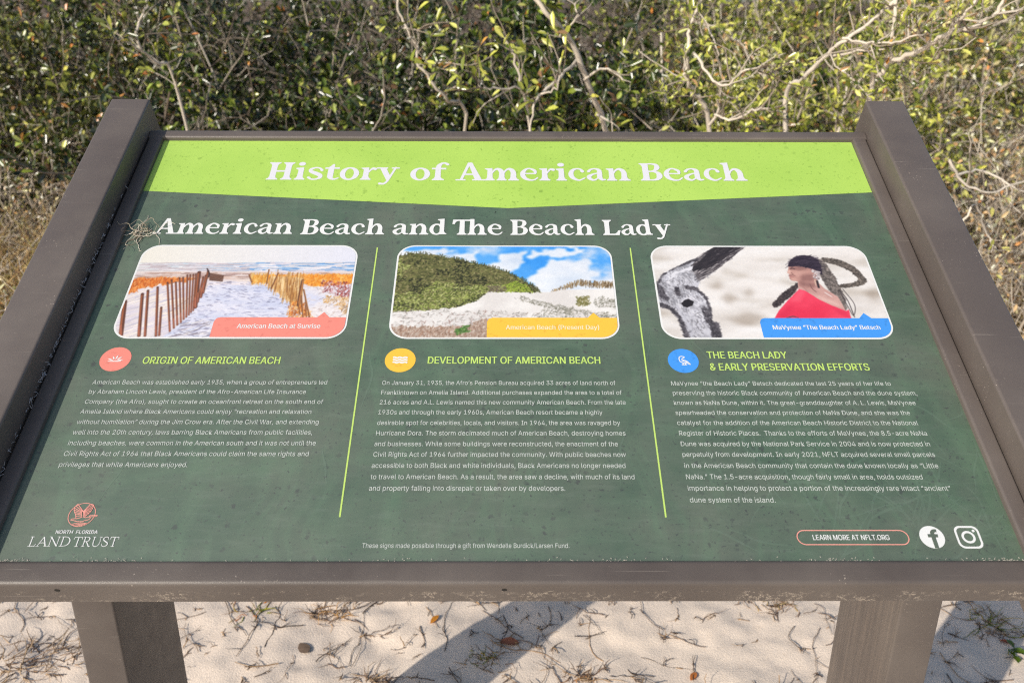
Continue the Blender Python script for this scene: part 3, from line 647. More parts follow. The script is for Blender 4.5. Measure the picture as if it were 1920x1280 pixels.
path = C.mask([(740, 505), (1000, 512), (1110, 545), (1300, 680), (1420, 780), (1400, 900), (380, 900), (480, 830), (570, 750), (690, 590)], .006); C.fill(path, (228, 228, 242), (206, 212, 236), 6, 18, 13); C.spray(path & (C.Y < .45), 60, [(238, 226, 224), (216, 214, 230)], 30, 3, 0, .05, 7, .6)
C.spray(path, 420, [(168, 172, 204), (190, 192, 220), (150, 152, 184), (236, 232, 240)], 11, 1.6, -.05, .22, 8, .75); C.spray(path, 150, [(104, 104, 134), (84, 80, 104), (128, 126, 152)], 8, 1.3, -.05, .3, 9, .85)
bot = C.mask([(420, 900), (560, 760), (760, 740), (760, 900)]); C.spray(bot, 70, [(246, 236, 226), (214, 206, 220), (110, 100, 116)], 22, 1.8, .3, .15, 10, .7)
rg = C.mask([(1000, 470), (1180, 465), (1700, 462), (1700, 530), (1400, 545), (1330, 520), (1000, 515)], .02, 40); C.fill(rg, (234, 150, 52), (244, 188, 100), 30, 50, 15); C.spray(rg, 520, [(240, 146, 40), (224, 120, 34), (250, 200, 120), (206, 130, 70), (246, 172, 64)], 7, 1.4, VERT, .5, 11)
rs = C.mask([(1330, 548), (1700, 520), (1700, 790), (1380, 740)], .01); C.fill(rs, (214, 218, 240), (236, 230, 232), 8, 12, 16); C.spray(rs, 160, [(190, 180, 190), (226, 206, 190), (240, 234, 238), (170, 150, 146)], 9, 1.4, .1, .5, 12, .8)
rb = C.mask([(1430, 520), (1480, 500), (1690, 520), (1690, 620), (1560, 600), (1460, 570)], .05, 40); C.spray(rb, 330, [(150, 60, 54), (186, 96, 90), (120, 60, 66), (214, 196, 210), (226, 214, 224), (170, 110, 96)], 6, 1.6, VERT, .6, 13)
rt = C.mask([(1460, 610), (1690, 610), (1690, 740), (1560, 690), (1470, 640)], .05, 40); C.spray(rt, 260, [(190, 150, 104), (224, 190, 140), (150, 116, 84), (236, 222, 206), (232, 170, 84)], 7, 1.3, VERT, .6, 14)
for k in range(15):
    t = k / 14; C.line([(735 + 85 * t, 455 + 15 * t), (732 + 80 * t, 500 + 8 * t)], 5, (96, 64, 50))
C.line([(735, 478), (820, 488)], 4, (120, 84, 64))
C.spray(C.mask([(985, 468), (1105, 462), (1100, 520), (1000, 515)]), 150, [(226, 168, 74), (200, 130, 44), (240, 200, 120)], 14, 1.3, VERT, .08, 15)
fn = C.mask([(1120, 472), (1330, 485), (1335, 500), (1320, 690), (1250, 645), (1105, 530)], .004); C.fill(fn, (236, 204, 154), (222, 180, 120), 50, 8, 24); C.spray(fn, 260, [(198, 146, 82), (170, 116, 62), (246, 220, 172), (220, 168, 100), (140, 92, 54)], 34, 1.4, VERT + .08, .04, 16)
ft = C.mask([(1235, 650), (1330, 640), (1385, 745), (1240, 745)], .04, 40); C.spray(ft, 260, [(222, 124, 40), (244, 176, 92), (196, 100, 36), (250, 206, 140), (160, 90, 50)], 9, 1.4, VERT, .5, 17)
for (a_, b_, c_, d_, w) in ((985, 465, 1002, 512, 9), (1112, 432, 1098, 522, 8), (1172, 455, 1128, 552, 10), (1328, 502, 1298, 660, 18), (1335, 560, 1372, 735, 9), (1320, 600, 1330, 735, 8), (1345, 610, 1352, 735, 6), (1300, 650, 1312, 720, 6)): C.line([(a_, b_), (c_, d_)], w, (112, 74, 52)); C.line([(a_ + 3, b_), (c_ + 3, d_)], w * .35, (206, 140, 80))
for (a_, b_, c_, d_, w) in ((188, 636, 162, 850, 27), (300, 588, 278, 855, 20), (336, 566, 317, 855, 16), (398, 545, 387, 855, 15), (421, 674, 408, 852, 14), (461, 515, 476, 826, 12), (487, 500, 502, 806, 12), (514, 512, 524, 786, 12), (538, 485, 547, 770, 11), (561, 482, 565, 750, 11), (588, 467, 582, 736, 11), (607, 465, 598, 722, 10), (627, 462, 612, 706, 10), (643, 460, 626, 694, 10), (664, 450, 640, 672, 24), (690, 480, 655, 640, 13), (708, 468, 676, 610, 13), (722, 440, 690, 580, 14)):
    C.line([(a_, b_), (c_, d_)], w, (98, 62, 50)); C.line([(a_ - w * .2, b_ + 8), ((a_ + c_) / 2 - w * .2, (b_ + d_) / 2), (c_ - w * .2, d_ - 10)], w * .4, (166, 98, 64)); C.line([(c_, d_ - 60), (c_, d_)], w * .5, (176, 106, 82))
C.line([(715, 425), (730, 455), (725, 480)], 8, (66, 50, 46)); C.line([(466, 522), (720, 472)], 2.5, (130, 96, 80)); C.line([(478, 700), (680, 560)], 2.5, (130, 96, 80))
T = PZ(*z); nx = T(1462, 735)[0]; picture(u0, u1, 'picture of a sand path between slat fences', C, banner(T, T(748, 800)[0], u1 - .002, T(1200, 738)[1], nx), M_CORAL, "American Beach at Sunrise", (443.9, 615.8), (600, 615.8))

# 2 dune and scrub
u0, u1 = -.1272, .1178; z = (700, 380, 3.2); C = Canvas(u0 + .002, u1 - .002, z)
C.fill(C.Y > -1, (48, 146, 240), (92, 172, 246), 5, 5, 30)
cl = np.clip((fbm(C.X * 5 + 3, C.Y * 4.5, 33, 5) - .50) * 6, 0, 1); C.blend(cl * .75, (226, 228, 240))
for pg in ([(120, 280), (500, 280), (380, 310), (150, 330)], [(650, 380), (760, 330), (780, 300), (900, 305), (920, 340), (850, 390), (850, 430), (700, 400)], [(930, 300), (1100, 278), (1280, 285), (1270, 325), (1120, 318), (960, 330)], [(940, 470), (980, 400), (1060, 350), (1130, 345), (1200, 355), (1290, 350), (1300, 400), (1370, 430), (1300, 470), (1460, 460), (1460, 560), (950, 560)], [(480, 310), (620, 300), (640, 350), (560, 360)]):
    m_ = blur(C.mask(pg, .09, 16, 40).astype(float), 4); sh_ = fbm(C.X * 9, C.Y * 8, 41)[..., None]; C.a += ((np.array([250., 250, 252]) * sh_ ** .3 + np.array([150., 176, 214]) * (1 - sh_ ** .3)) - C.a) * m_[..., None] * .95
hill = C.mask([(100, 330), (230, 305), (330, 310), (450, 330), (560, 352), (700, 385), (800, 415), (900, 465), (960, 505), (1005, 540), (690, 535), (600, 595), (520, 622), (330, 645), (80, 655)], .02, 60, 42)
sand = C.mask([(60, 600), (700, 530), (1000, 538), (1060, 538), (1100, 525), (1480, 520), (1490, 820), (60, 820)], .006); C.fill(sand, (240, 238, 236), (226, 222, 220), 9, 16, 43)
C.fill(hill, (84, 88, 50), (124, 124, 74), 60, 60, 44, .30, .70)
lowg = hill & (fbm(C.X * 7, C.Y * 6, 46) + .9 * (C.Y - .45) - .5 * (C.X - .3) > .47)
C.spray(hill, 2600, [(66, 68, 38), (50, 54, 28), (126, 120, 78), (150, 142, 98), (108, 108, 60), (98, 88, 60), (166, 160, 112), (120, 112, 74)], 4, 1.9, .8, 1.2, 31); C.spray(lowg, 2000, [(160, 172, 90), (134, 150, 70), (182, 186, 118), (108, 122, 54), (74, 84, 38), (196, 198, 138)], 4, 1.9, .8, 1.2, 32)
C.spray(hill & (fbm(C.X * 10, C.Y * 10, 49) > .60), 500, [(34, 38, 22), (44, 46, 28)], 4, 2.2, .8, 1.2, 33, .8)
C.spray(C.mask([(760, 500), (850, 470), (960, 522), (960, 538), (780, 535)], .02), 320, [(148, 172, 58), (176, 190, 84), (110, 134, 44)], 4, 1.9, .8, 1.2, 34); C.spray(C.mask([(690, 500), (790, 500), (790, 538), (690, 538)], .02), 120, [(96, 82, 74), (130, 116, 104)], 4, 1.6, .8, 1.2, 35)
rim = np.array([(150, 320), (230, 303), (330, 308), (450, 328), (560, 350), (700, 383), (800, 413), (900, 463), (960, 503), (1000, 536)], float); gq = np.random.default_rng(3)
for k in range(150):
    t = gq.uniform(0, 8.99); i_ = int(t); p_ = rim[i_] + (rim[i_ + 1] - rim[i_]) * (t - i_); C.line([p_ + [0, 6], p_ + [gq.normal(0, 5), -gq.uniform(2, 14)]], 3.2, [(76, 76, 44), (96, 92, 60), (56, 58, 32)][k % 3])
for k in range(260):
    t = gq.uniform(0, 1) ** .8; x_ = 1062 + 400 * t; y_ = 538 - 42 * min(1, t * 2.2) + 16 * t * (t > .5); C.line([(x_, y_ + gq.uniform(-20, 8) * min(1, t * 3)), (x_ + gq.normal(3, 7), y_ - gq.uniform(8, 40) * min(1, .3 + t * 2))], 3.0, [(112, 88, 56), (150, 124, 84), (84, 64, 40), (176, 150, 110)][k % 4])
for pg, n_ in (([(830, 572), (880, 562), (1060, 600), (1220, 640), (1470, 670), (1470, 700), (1200, 665), (1000, 620)], 420), ([(1000, 640), (1200, 630), (1210, 690), (980, 690)], 200), ([(1320, 565), (1470, 580), (1470, 640), (1330, 620)], 200)): C.spray(C.mask(pg, .03, 50, 50), n_, [(128, 126, 112), (158, 154, 142), (100, 100, 84), (214, 210, 204)], 6, 1.2, .5, .9, 36, .85)
C.spray(C.mask([(1215, 570), (1285, 562), (1295, 618), (1232, 628)], .03, 50), 200, [(124, 120, 66), (96, 98, 52), (150, 140, 90)], 5, 1.4, 1.2, .7, 37)
C.spray(C.mask([(60, 640), (500, 640), (1480, 690), (1480, 820), (60, 820)], .02) & (fbm(C.X * 14, C.Y * 22, 52) > .44), 900, [(150, 144, 138), (120, 114, 108), (178, 172, 166), (206, 202, 198), (150, 120, 112)], 7, 1.2, .3, .8, 38, .85)
bb = C.mask([(60, 745), (560, 742), (620, 705), (700, 700), (700, 820), (60, 820)], .03, 50, 53); C.fill(bb, (176, 156, 142), (206, 192, 182), 60, 50, 54); C.spray(bb, 900, [(150, 118, 98), (180, 150, 130), (128, 100, 82), (214, 198, 184), (160, 124, 106)], 6, 1.3, 1.3, .6, 39); C.spray(C.mask([(485, 755), (560, 745), (585, 785), (490, 790)], .05, 50), 160, [(84, 126, 60), (110, 150, 78), (62, 96, 44)], 4, 1.8, 1, 1, 40)
T = PZ(*z); picture(u0, u1, 'picture of a green dune under a cloudy blue sky', C, banner(T, T(681, 750)[0], u1 - .002, T(1000, 692)[1], T(1322, 690)[0]), M_YELLOW, "American Beach (Present Day)", (948.7, 618.2), (1123.5, 618.2), ink('faded_caption_ink', 254, 238, 196, spotty=False))

# 3 woman in red beside driftwood
u0, u1 = .1620, .4094; z = (1180, 440, 3.4286); C = Canvas(u0 + .002, u1 - .002, z)
C.fill(C.Y > -1, (236, 232, 230), (214, 208, 203), 4, 9, 60, .4, .75); C.blend(np.clip((fbm(C.X * 6, C.Y * 13, 61) - .56) * 4, 0, .55), (184, 174, 162)); C.blend(np.clip((fbm(C.X * 5, C.Y * 16, 63) - .52) * 5, 0, .7), (244, 243, 244))
for x_, y_, rx_, ry_ in ((640, 410, 60, 40), (770, 380, 30, 40), (760, 540, 160, 40), (1570, 380, 70, 40), (560, 330, 60, 24)): C.blend(blur(C.mask([(x_ - rx_, y_), (x_, y_ - ry_), (x_ + rx_, y_), (x_, y_ + ry_)], .03).astype(float), 8) * .6, (158, 144, 130))
C.a = blur(C.a, 7)
outl = [(545, 80), (740, 80), (640, 168), (520, 255), (452, 302), (440, 350), (492, 400), (522, 470), (532, 560), (575, 570), (592, 680), (362, 680), (340, 600), (320, 545), (260, 480), (160, 450), (160, 395), (178, 310), (215, 255), (330, 195), (430, 150)]
tree = C.mask(outl, .008, 40, 64); C.fill(tree, (206, 206, 216), (150, 150, 158), 14, 18, 65, .36, .66)
C.spray(tree & (C.Y > .25), 900, [(220, 220, 228), (196, 196, 205), (168, 168, 176), (146, 144, 152), (232, 232, 238)], 12, 1.8, -1.15, .5, 66, .65); C.spray(tree & (C.Y > .30), 200, [(84, 82, 88), (110, 108, 114)], 7, 1.8, -1.15, .7, 67, .6)
br = C.mask([(545, 80), (740, 80), (640, 168), (520, 255), (452, 300), (400, 222), (430, 150)], .01) & tree; C.blend(br * .75, (104, 98, 100)); C.spray(br, 420, [(56, 50, 54), (78, 72, 76), (132, 126, 128), (176, 170, 172)], 20, 1.8, .62, .15, 68, .85)
C.spray(br & C.mask([(400, 222), (545, 80), (720, 80), (560, 190), (470, 232)]), 320, [(44, 40, 44), (58, 52, 56)], 20, 2.4, .62, .15, 69)
def edge(pts, w, n_, L_=6, jt=.9, a_=-1.1):
    n_ = int(n_ * 1.6)
    keep = C.a.copy(); k_ = C.line(pts, w, (0, 0, 0), .012, True); C.a = keep; C.spray((k_ > .5) & tree, n_, [(62, 58, 64), (84, 80, 86), (48, 45, 50), (112, 108, 114)], min(L_, 6), 2.4, a_, jt, int(pts[0][0]), .5)
edge([(440, 160), (330, 197), (218, 256), (182, 320), (180, 350)], 16, 130, 10, .3, .5); edge([(200, 350), (215, 390), (235, 410)], 40, 110); edge([(440, 350), (492, 400), (522, 470), (532, 560)], 22, 130); edge([(170, 440), (260, 480), (320, 545), (345, 600), (370, 670)], 34, 240); edge([(550, 575), (570, 670)], 62, 240); edge([(480, 470), (510, 560)], 30, 90); edge([(370, 340), (440, 350)], 26, 70); edge([(305, 350), (318, 385)], 24, 60)
C.fill(C.mask([(332, 440), (350, 420), (378, 412), (412, 430), (408, 455), (372, 468), (345, 460)], .01), (40, 36, 38)); C.line([(335, 436), (375, 406), (418, 428)], 6, (222, 220, 228), .01, True); C.line([(250, 300), (300, 250), (400, 215)], 20, (226, 226, 234), .03, True); C.line([(300, 440), (330, 500), (370, 560), (400, 640)], 12, (196, 196, 206), .03, True)
def lock(pts, w, base, seed):
    keep = C.a.copy(); k_ = C.line(pts, w, base, .010, True); m_ = k_ > .5; C.spray(m_, int(m_.sum() / 5), [tuple(v * q for v in base) for q in (.6, .8, 1.0, 1.3, 1.5)], 4, 1.8, -.9, 1.2, seed, .75)
lock([(1255, 165), (1330, 180), (1420, 215), (1478, 268), (1500, 296), (1450, 322), (1345, 334)], [40, 54, 54, 48, 44, 34, 30], (98, 90, 84), 70)
lock([(1225, 180), (1262, 250), (1300, 320), (1350, 400), (1388, 482)], [56, 84, 84, 62, 14], (110, 102, 98), 71)
lock([(1082, 325), (1010, 388), (938, 455)], [34, 48, 38], (66, 58, 58), 72)
C.fill(C.mask([(1080, 285), (1205, 300), (1250, 345), (1340, 400), (1392, 492), (1240, 440), (1120, 370), (1085, 352)]), (214, 172, 164), (196, 152, 146), 6, 8, 70); C.blend(blur(C.mask([(1180, 380), (1330, 440), (1370, 470), (1240, 420)]).astype(float), 5) * .7, (232, 198, 190))
face = C.mask([(1024, 200), (1020, 226), (1014, 246), (1028, 256), (1024, 264), (1030, 270), (1028, 284), (1044, 297), (1085, 302), (1092, 335), (1130, 350), (1180, 352), (1208, 300), (1225, 270), (1190, 225), (1110, 200)])
C.fill(face, (178, 132, 124), (198, 152, 142), 7, 9, 71, .4, .6)
def shade(pg, c, op, b_): C.blend(blur(C.mask(pg).astype(float), b_) * op, c)
shade([(1030, 204), (1110, 206), (1150, 226), (1090, 232), (1030, 226)], (104, 72, 72), .45, 3); shade([(1018, 230), (1036, 230), (1034, 252), (1016, 250)], (226, 186, 174), .85, 2); shade([(1060, 236), (1110, 244), (1096, 268), (1056, 258)], (212, 166, 156), .7, 4); shade([(1100, 262), (1180, 250), (1190, 300), (1100, 306)], (126, 86, 84), .6, 5); shade([(1034, 278), (1072, 282), (1080, 298), (1044, 294)], (216, 170, 158), .8, 2); shade([(1086, 302), (1200, 312), (1190, 345), (1100, 330)], (134, 94, 92), .65, 4); shade([(1110, 340), (1200, 350), (1230, 390), (1140, 372)], (180, 136, 130), .5, 5)
C.line([(1032, 222), (1048, 219), (1062, 223)], 5, (58, 40, 42), 0, True); C.line([(1024, 264), (1050, 262), (1064, 266)], 4, (104, 62, 64), 0, True); C.line([(1026, 270), (1056, 272)], 4, (176, 112, 112)); C.line([(1040, 245), (1052, 256)], 4, (120, 82, 80)); C.line([(1096, 320), (1130, 350), (1150, 378)], 5, (170, 126, 120), 0, True); C.line([(1160, 320), (1176, 350), (1200, 368)], 5, (120, 84, 82), 0, True)
cap_ = C.mask([(1018, 207), (1022, 186), (1034, 166), (1062, 145), (1110, 134), (1160, 137), (1205, 158), (1230, 195), (1240, 262), (1222, 250), (1190, 226), (1150, 216), (1090, 204), (1050, 206)]); C.fill(cap_, (44, 36, 48), (60, 50, 64), 8, 10, 72); C.spray(cap_, 140, [(74, 64, 78), (34, 28, 38), (56, 46, 60)], 18, 1.3, .25, .3, 73, .7)
C.line([(1182, 236), (1212, 246), (1207, 284)], 22, (196, 184, 186), .02, True); C.spray(C.mask([(1175, 230), (1225, 240), (1222, 290), (1185, 285)]), 60, [(236, 228, 228), (120, 108, 112), (206, 196, 198)], 4, 1.6, 1, 1, 74); C.line([(1190, 292), (1198, 326)], 4, (236, 216, 190)); C.line([(1206, 300), (1216, 340)], 14, (60, 52, 54))
red = C.mask([(1090, 352), (1130, 362), (1220, 418), (1300, 456), (1392, 492), (1408, 482), (1432, 560), (920, 560), (960, 490), (1012, 430)]); C.fill(red, (240, 72, 100), (230, 54, 84), 5, 6, 73); shade([(1090, 352), (1130, 362), (1100, 430), (1030, 430)], (248, 110, 130), .5, 5); shade([(1000, 470), (1060, 440), (1010, 540), (950, 540)], (206, 40, 72), .5, 6); shade([(1300, 456), (1400, 495), (1420, 540), (1340, 510)], (206, 40, 72), .4, 5)
C.line([(1010, 536), (1050, 526), (1085, 534)], 8, (86, 76, 84), .01); C.line([(1255, 372), (1300, 400)], 5, (240, 236, 236)); C.line([(1350, 360), (1400, 420), (1446, 530)], 5, (60, 54, 56), 0, True); C.line([(1360, 380), (1408, 470), (1440, 520), (1446, 450), (1370, 350)], 4, (60, 54, 56), 0, True)
T = PZ(*z); picture(u0, u1, 'picture of a woman in red beside grey driftwood', C, banner(T, T(848, 600)[0], u1 - .002, T(1200, 538)[1], T(1516, 538)[0]), M_BLUE, "MaVynee \u201cThe Beach Lady\u201d Betsch", (1449.8, 618.4), (1651, 618.4))

# ----------------------------------------------------------------- bits lying on the sign
def curls(n, centre, rad, height, length, r0, r1, seed, K=14, flat=.45):
    g = np.random.default_rng(seed); Pn = np.zeros((n, K, 3)); p = np.column_stack([g.normal(0, rad * .5, n), g.normal(0, rad * .35, n), g.uniform(.2, 1, n) * height * .5])
    d = unit(g.normal(0, 1, (n, 3)) * [1, .8, flat])
    for k in range(K):
        Pn[:, k] = p; d = unit(d + g.normal(0, .55, (n, 3)) * [1, 1, flat] - p * [8, 8, 4] * 2 * rad); p = p + d * length / K; p[:, 2] = np.clip(p[:, 2], .0006, height)
    Wd = centre[0] * 0; base = W3(centre[0] + Pn[..., 0], centre[1] + Pn[..., 1], Pn[..., 2])
    R = np.linspace(1, .55, K)[None] * g.uniform(r0, r1, n)[:, None]; V, Qd = tubes(base, R, 5)
    c = np.repeat(np.array([lin(206, 196, 176), lin(176, 164, 144), lin(222, 214, 198), lin(130, 116, 100)])[g.integers(0, 4, n)], K * 5, 0); return V, Qd, c
V, Qd, c = merge([curls(17, P(265, 439), .0095, .009, .045, .0003, .00055, 5), curls(6, P(250, 446), .012, .004, .03, .0003, .0005, 6), curls(5, P(285, 434), .006, .006, .03, .0003, .0005, 7)])
o = link('dry_moss', quad_mesh('dry_moss', V, Qd, c), M_DRY); tag(o, 'small tangle of dry grey moss lying beside the subtitle on the panel', 'moss')
g = np.random.default_rng(3); n = 150
vv = np.clip(np.concatenate([g.normal(.21, .05, 60), g.normal(.36, .05, 60), g.uniform(.05, .5, 30)]), .02, .55); a = np.column_stack([-.4655 + g.normal(0, .0006, n), vv, .0062 + g.uniform(0, .004, n)])
Pn = np.zeros((n, 5, 3)); d = g.normal(0, 1, (n, 3)) * [.35, 1, .35]; d = unit(d)
for k in range(5): Pn[:, k] = a; a = a + d * .0011; d = unit(d + g.normal(0, .6, (n, 3)) * [.4, 1, .4])
V, Qd = tubes(W3(Pn[..., 0], Pn[..., 1], Pn[..., 2]), np.full((n, 5), .00024), 3)
o = link('cobweb', quad_mesh('cobweb', V, Qd, np.broadcast_to(lin(200, 200, 205), (len(V), 3))), M_DRY); tag(o, 'wispy pale cobweb crumbs along the groove of the shaded left rail', 'cobweb')

g = np.random.default_rng(13); n = 300; uu = np.concatenate([g.uniform(-.44, .44, 60), g.normal(-.43, .01, 50), g.normal(-.34, .02, 40), g.normal(-.1, .03, 30), g.normal(.08, .02, 30), g.normal(.28, .02, 40), g.normal(.43, .012, 50)]); uu = np.clip(uu, -.445, .445); a = np.column_stack([uu, .0004 + np.abs(g.normal(0, .0016, n)), .0003 + np.abs(g.normal(0, .0006, n))])
Pn = np.zeros((n, 4, 3)); d = unit(g.normal(0, 1, (n, 3)) * [1, .5, .3])
for k in range(4): Pn[:, k] = a; a = a + d * .0005; d = unit(d + g.normal(0, .5, (n, 3)) * [1, .6, .2])
V, Qd = tubes(W3(Pn[..., 0], Pn[..., 1], Pn[..., 2]), np.full((n, 4), .00015), 4)
tag(link('grit', quad_mesh('grit', V, Qd, np.broadcast_to(lin(220, 212, 200), (len(V), 3))), M_DRY), kind='stuff')

# ----------------------------------------------------------------- ground
def gheight(x, y):
    near = np.exp(-((y - .8) / 1.2) ** 2)
    h = (fbm(x * 3, y * 3, 101) - .5) * .035 + (fbm(x * 13, y * 13, 102) - .5) * .016 + (fbm(x * 45, y * 45, 103, 3) - .5) * .0045
    return h * (.6 + .4 * near) + np.clip(y - 4, 0, 60) * .02
gx = np.unique(np.concatenate([np.linspace(-400, -6, 24), np.linspace(-6, -1.9, 40), np.linspace(-1.9, 1.9, 330), np.linspace(1.9, 6, 40), np.linspace(6, 400, 24)]))
gy = np.unique(np.concatenate([np.linspace(-300, -3, 16), np.linspace(-3, .4, 30), np.linspace(.4, 1.3, 90), np.linspace(1.3, 7, 90), np.linspace(7, 500, 30)]))
X, Y = np.meshgrid(gx, gy); i = np.arange(X.size).reshape(X.shape)
V = np.column_stack([X.ravel(), Y.ravel(), gheight(X, Y).ravel()]); Qd = np.stack([i[:-1, :-1], i[:-1, 1:], i[1:, 1:], i[1:, :-1]], -1).reshape(-1, 4)
M_SAND = mat('pale_beach_sand', rough=0.95, spec=0.1); nt = NT(M_SAND)
cs = nt.mix(nt.noise(6, 5), lin(245, 227, 208, .92), lin(237, 219, 202, .84)); cs = nt.mix(nt.ramp(nt.noise(420, 2), [(.60, 0.0), (.72, .5)]), cs, lin(170, 150, 132)); cs = nt.mix(nt.ramp(nt.noise(60, 5), [(.60, 0.0), (.78, .35)]), cs, lin(180, 160, 142))
sx = nt.nd('ShaderNodeSeparateXYZ'); nt.t.links.new(nt.tc.outputs['Object'], sx.inputs[0])
litter = nt.math('MULTIPLY', nt.ramp(nt.noise(2.2, 6), [(.30, 0.0), (.42, .95)]), nt.math('GREATER_THAN', nt.math('ADD', sx.outputs[1], nt.noise(1.5, 4)), 2.4 - float(V[:, 1].mean())))
cs = nt.mix(litter, cs, nt.mix(nt.noise(40, 5), lin(60, 48, 36), lin(104, 84, 64))); nt.color(cs); nt.bump(nt.noise(300, 4), .5, .003)  # soil and litter tint, darkened further to paint in shade beneath the shrubs
tag(link('sand', quad_mesh('sand', V, Qd, smooth=True), M_SAND), kind='structure')

# ----------------------------------------------------------------- plants
LEAF_SHAPE = np.array([(0, 0), (.40, -.36), (.74, -.46), (1, 0), (.74, .46), (.40, .36)])
def leaves(pos, d, nrm, L, Wd, col, bend=.12):
    """obovate folded leaves: pos, d (axis), nrm (face) (N,3); L, Wd (N,)"""
    d = unit(d); sdir = unit(np.cross(nrm, d)); nn = np.cross(d, sdir); V = np.zeros((len(pos), 6, 3))
    for k, (t, w) in enumerate(LEAF_SHAPE):
        lift = np.where(abs(w) > 0, .22 * Wd, 0) - bend * L * t * t
        V[:, k] = pos + d * (L * t)[:, None] + sdir * (Wd * w)[:, None] + nn * lift[:, None]
    i = np.arange(len(pos))[:, None] * 6
    Qd = np.concatenate([i + np.array([0, 1, 2, 3]), i + np.array([0, 3, 4, 5])], 0)
    return V.reshape(-1, 3), Qd, np.repeat(col, 6, 0)

def grow(p0, d0, length, K, wob, up, g):
    N = len(p0); Pn = np.zeros((N, K, 3)); p = p0.copy(); d = unit(d0)
    for k in range(K):
        Pn[:, k] = p; d = unit(d + g.normal(0, wob, (N, 3)) + np.array([0, 0, up])); p = p + d * (length / (K - 1))[:, None]
    return Pn

def along(Pn, idx, t):
    K = Pn.shape[1]; x = np.clip(t * (K - 1), 0, K - 1.001); k = x.astype(int); fr = (x - k)[:, None]
    a = Pn[idx, k]; b_ = Pn[idx, k + 1]; return a * (1 - fr) + b_ * fr, unit(b_ - a)

GREENS = {'dark': ([lin(36, 44, 16), lin(54, 62, 22), lin(82, 88, 34), lin(128, 132, 54), lin(176, 172, 84), lin(176, 112, 56), lin(116, 86, 58)], [.28, .25, .21, .15, .06, .012, .038]),
          'olive': ([lin(60, 72, 22), lin(100, 108, 38), lin(140, 144, 60), lin(174, 174, 88), lin(196, 190, 84), lin(186, 130, 60), lin(146, 116, 80)], [.18, .26, .25, .17, .08, .01, .05]),
          'deep': ([lin(26, 36, 12), lin(38, 50, 15), lin(58, 74, 22), lin(112, 124, 46), lin(176, 178, 88), lin(170, 108, 54), lin(104, 78, 52)], [.30, .28, .20, .13, .05, .012, .02]),
          'faded': ([lin(126, 128, 66), lin(170, 164, 100), lin(200, 192, 136), lin(196, 168, 124), lin(164, 134, 96), lin(214, 196, 150), lin(186, 126, 72)], [.22, .2, .16, .16, .12, .1, .03]),
          'dry': ([lin(178, 150, 112), lin(150, 122, 88), lin(204, 180, 140), lin(150, 146, 84), lin(186, 122, 70)], [.3, .25, .2, .17, .08]),
          'pale': ([lin(92, 98, 44), lin(140, 140, 68), lin(176, 172, 96), lin(204, 198, 130), lin(206, 194, 84), lin(196, 140, 70), lin(172, 142, 104)], [.14, .26, .26, .18, .06, .012, .09])}
def pick(kind, n, g):
    c, w = GREENS[kind]; w = np.array(w) / sum(w); col = np.array(c)[g.choice(len(c), n, p=w)]; return np.minimum(col * g.uniform(.95, 1.95, (n, 1)), .62)
BARKS = np.array([lin(150, 138, 124), lin(176, 164, 148), lin(120, 106, 92), lin(196, 186, 172)])

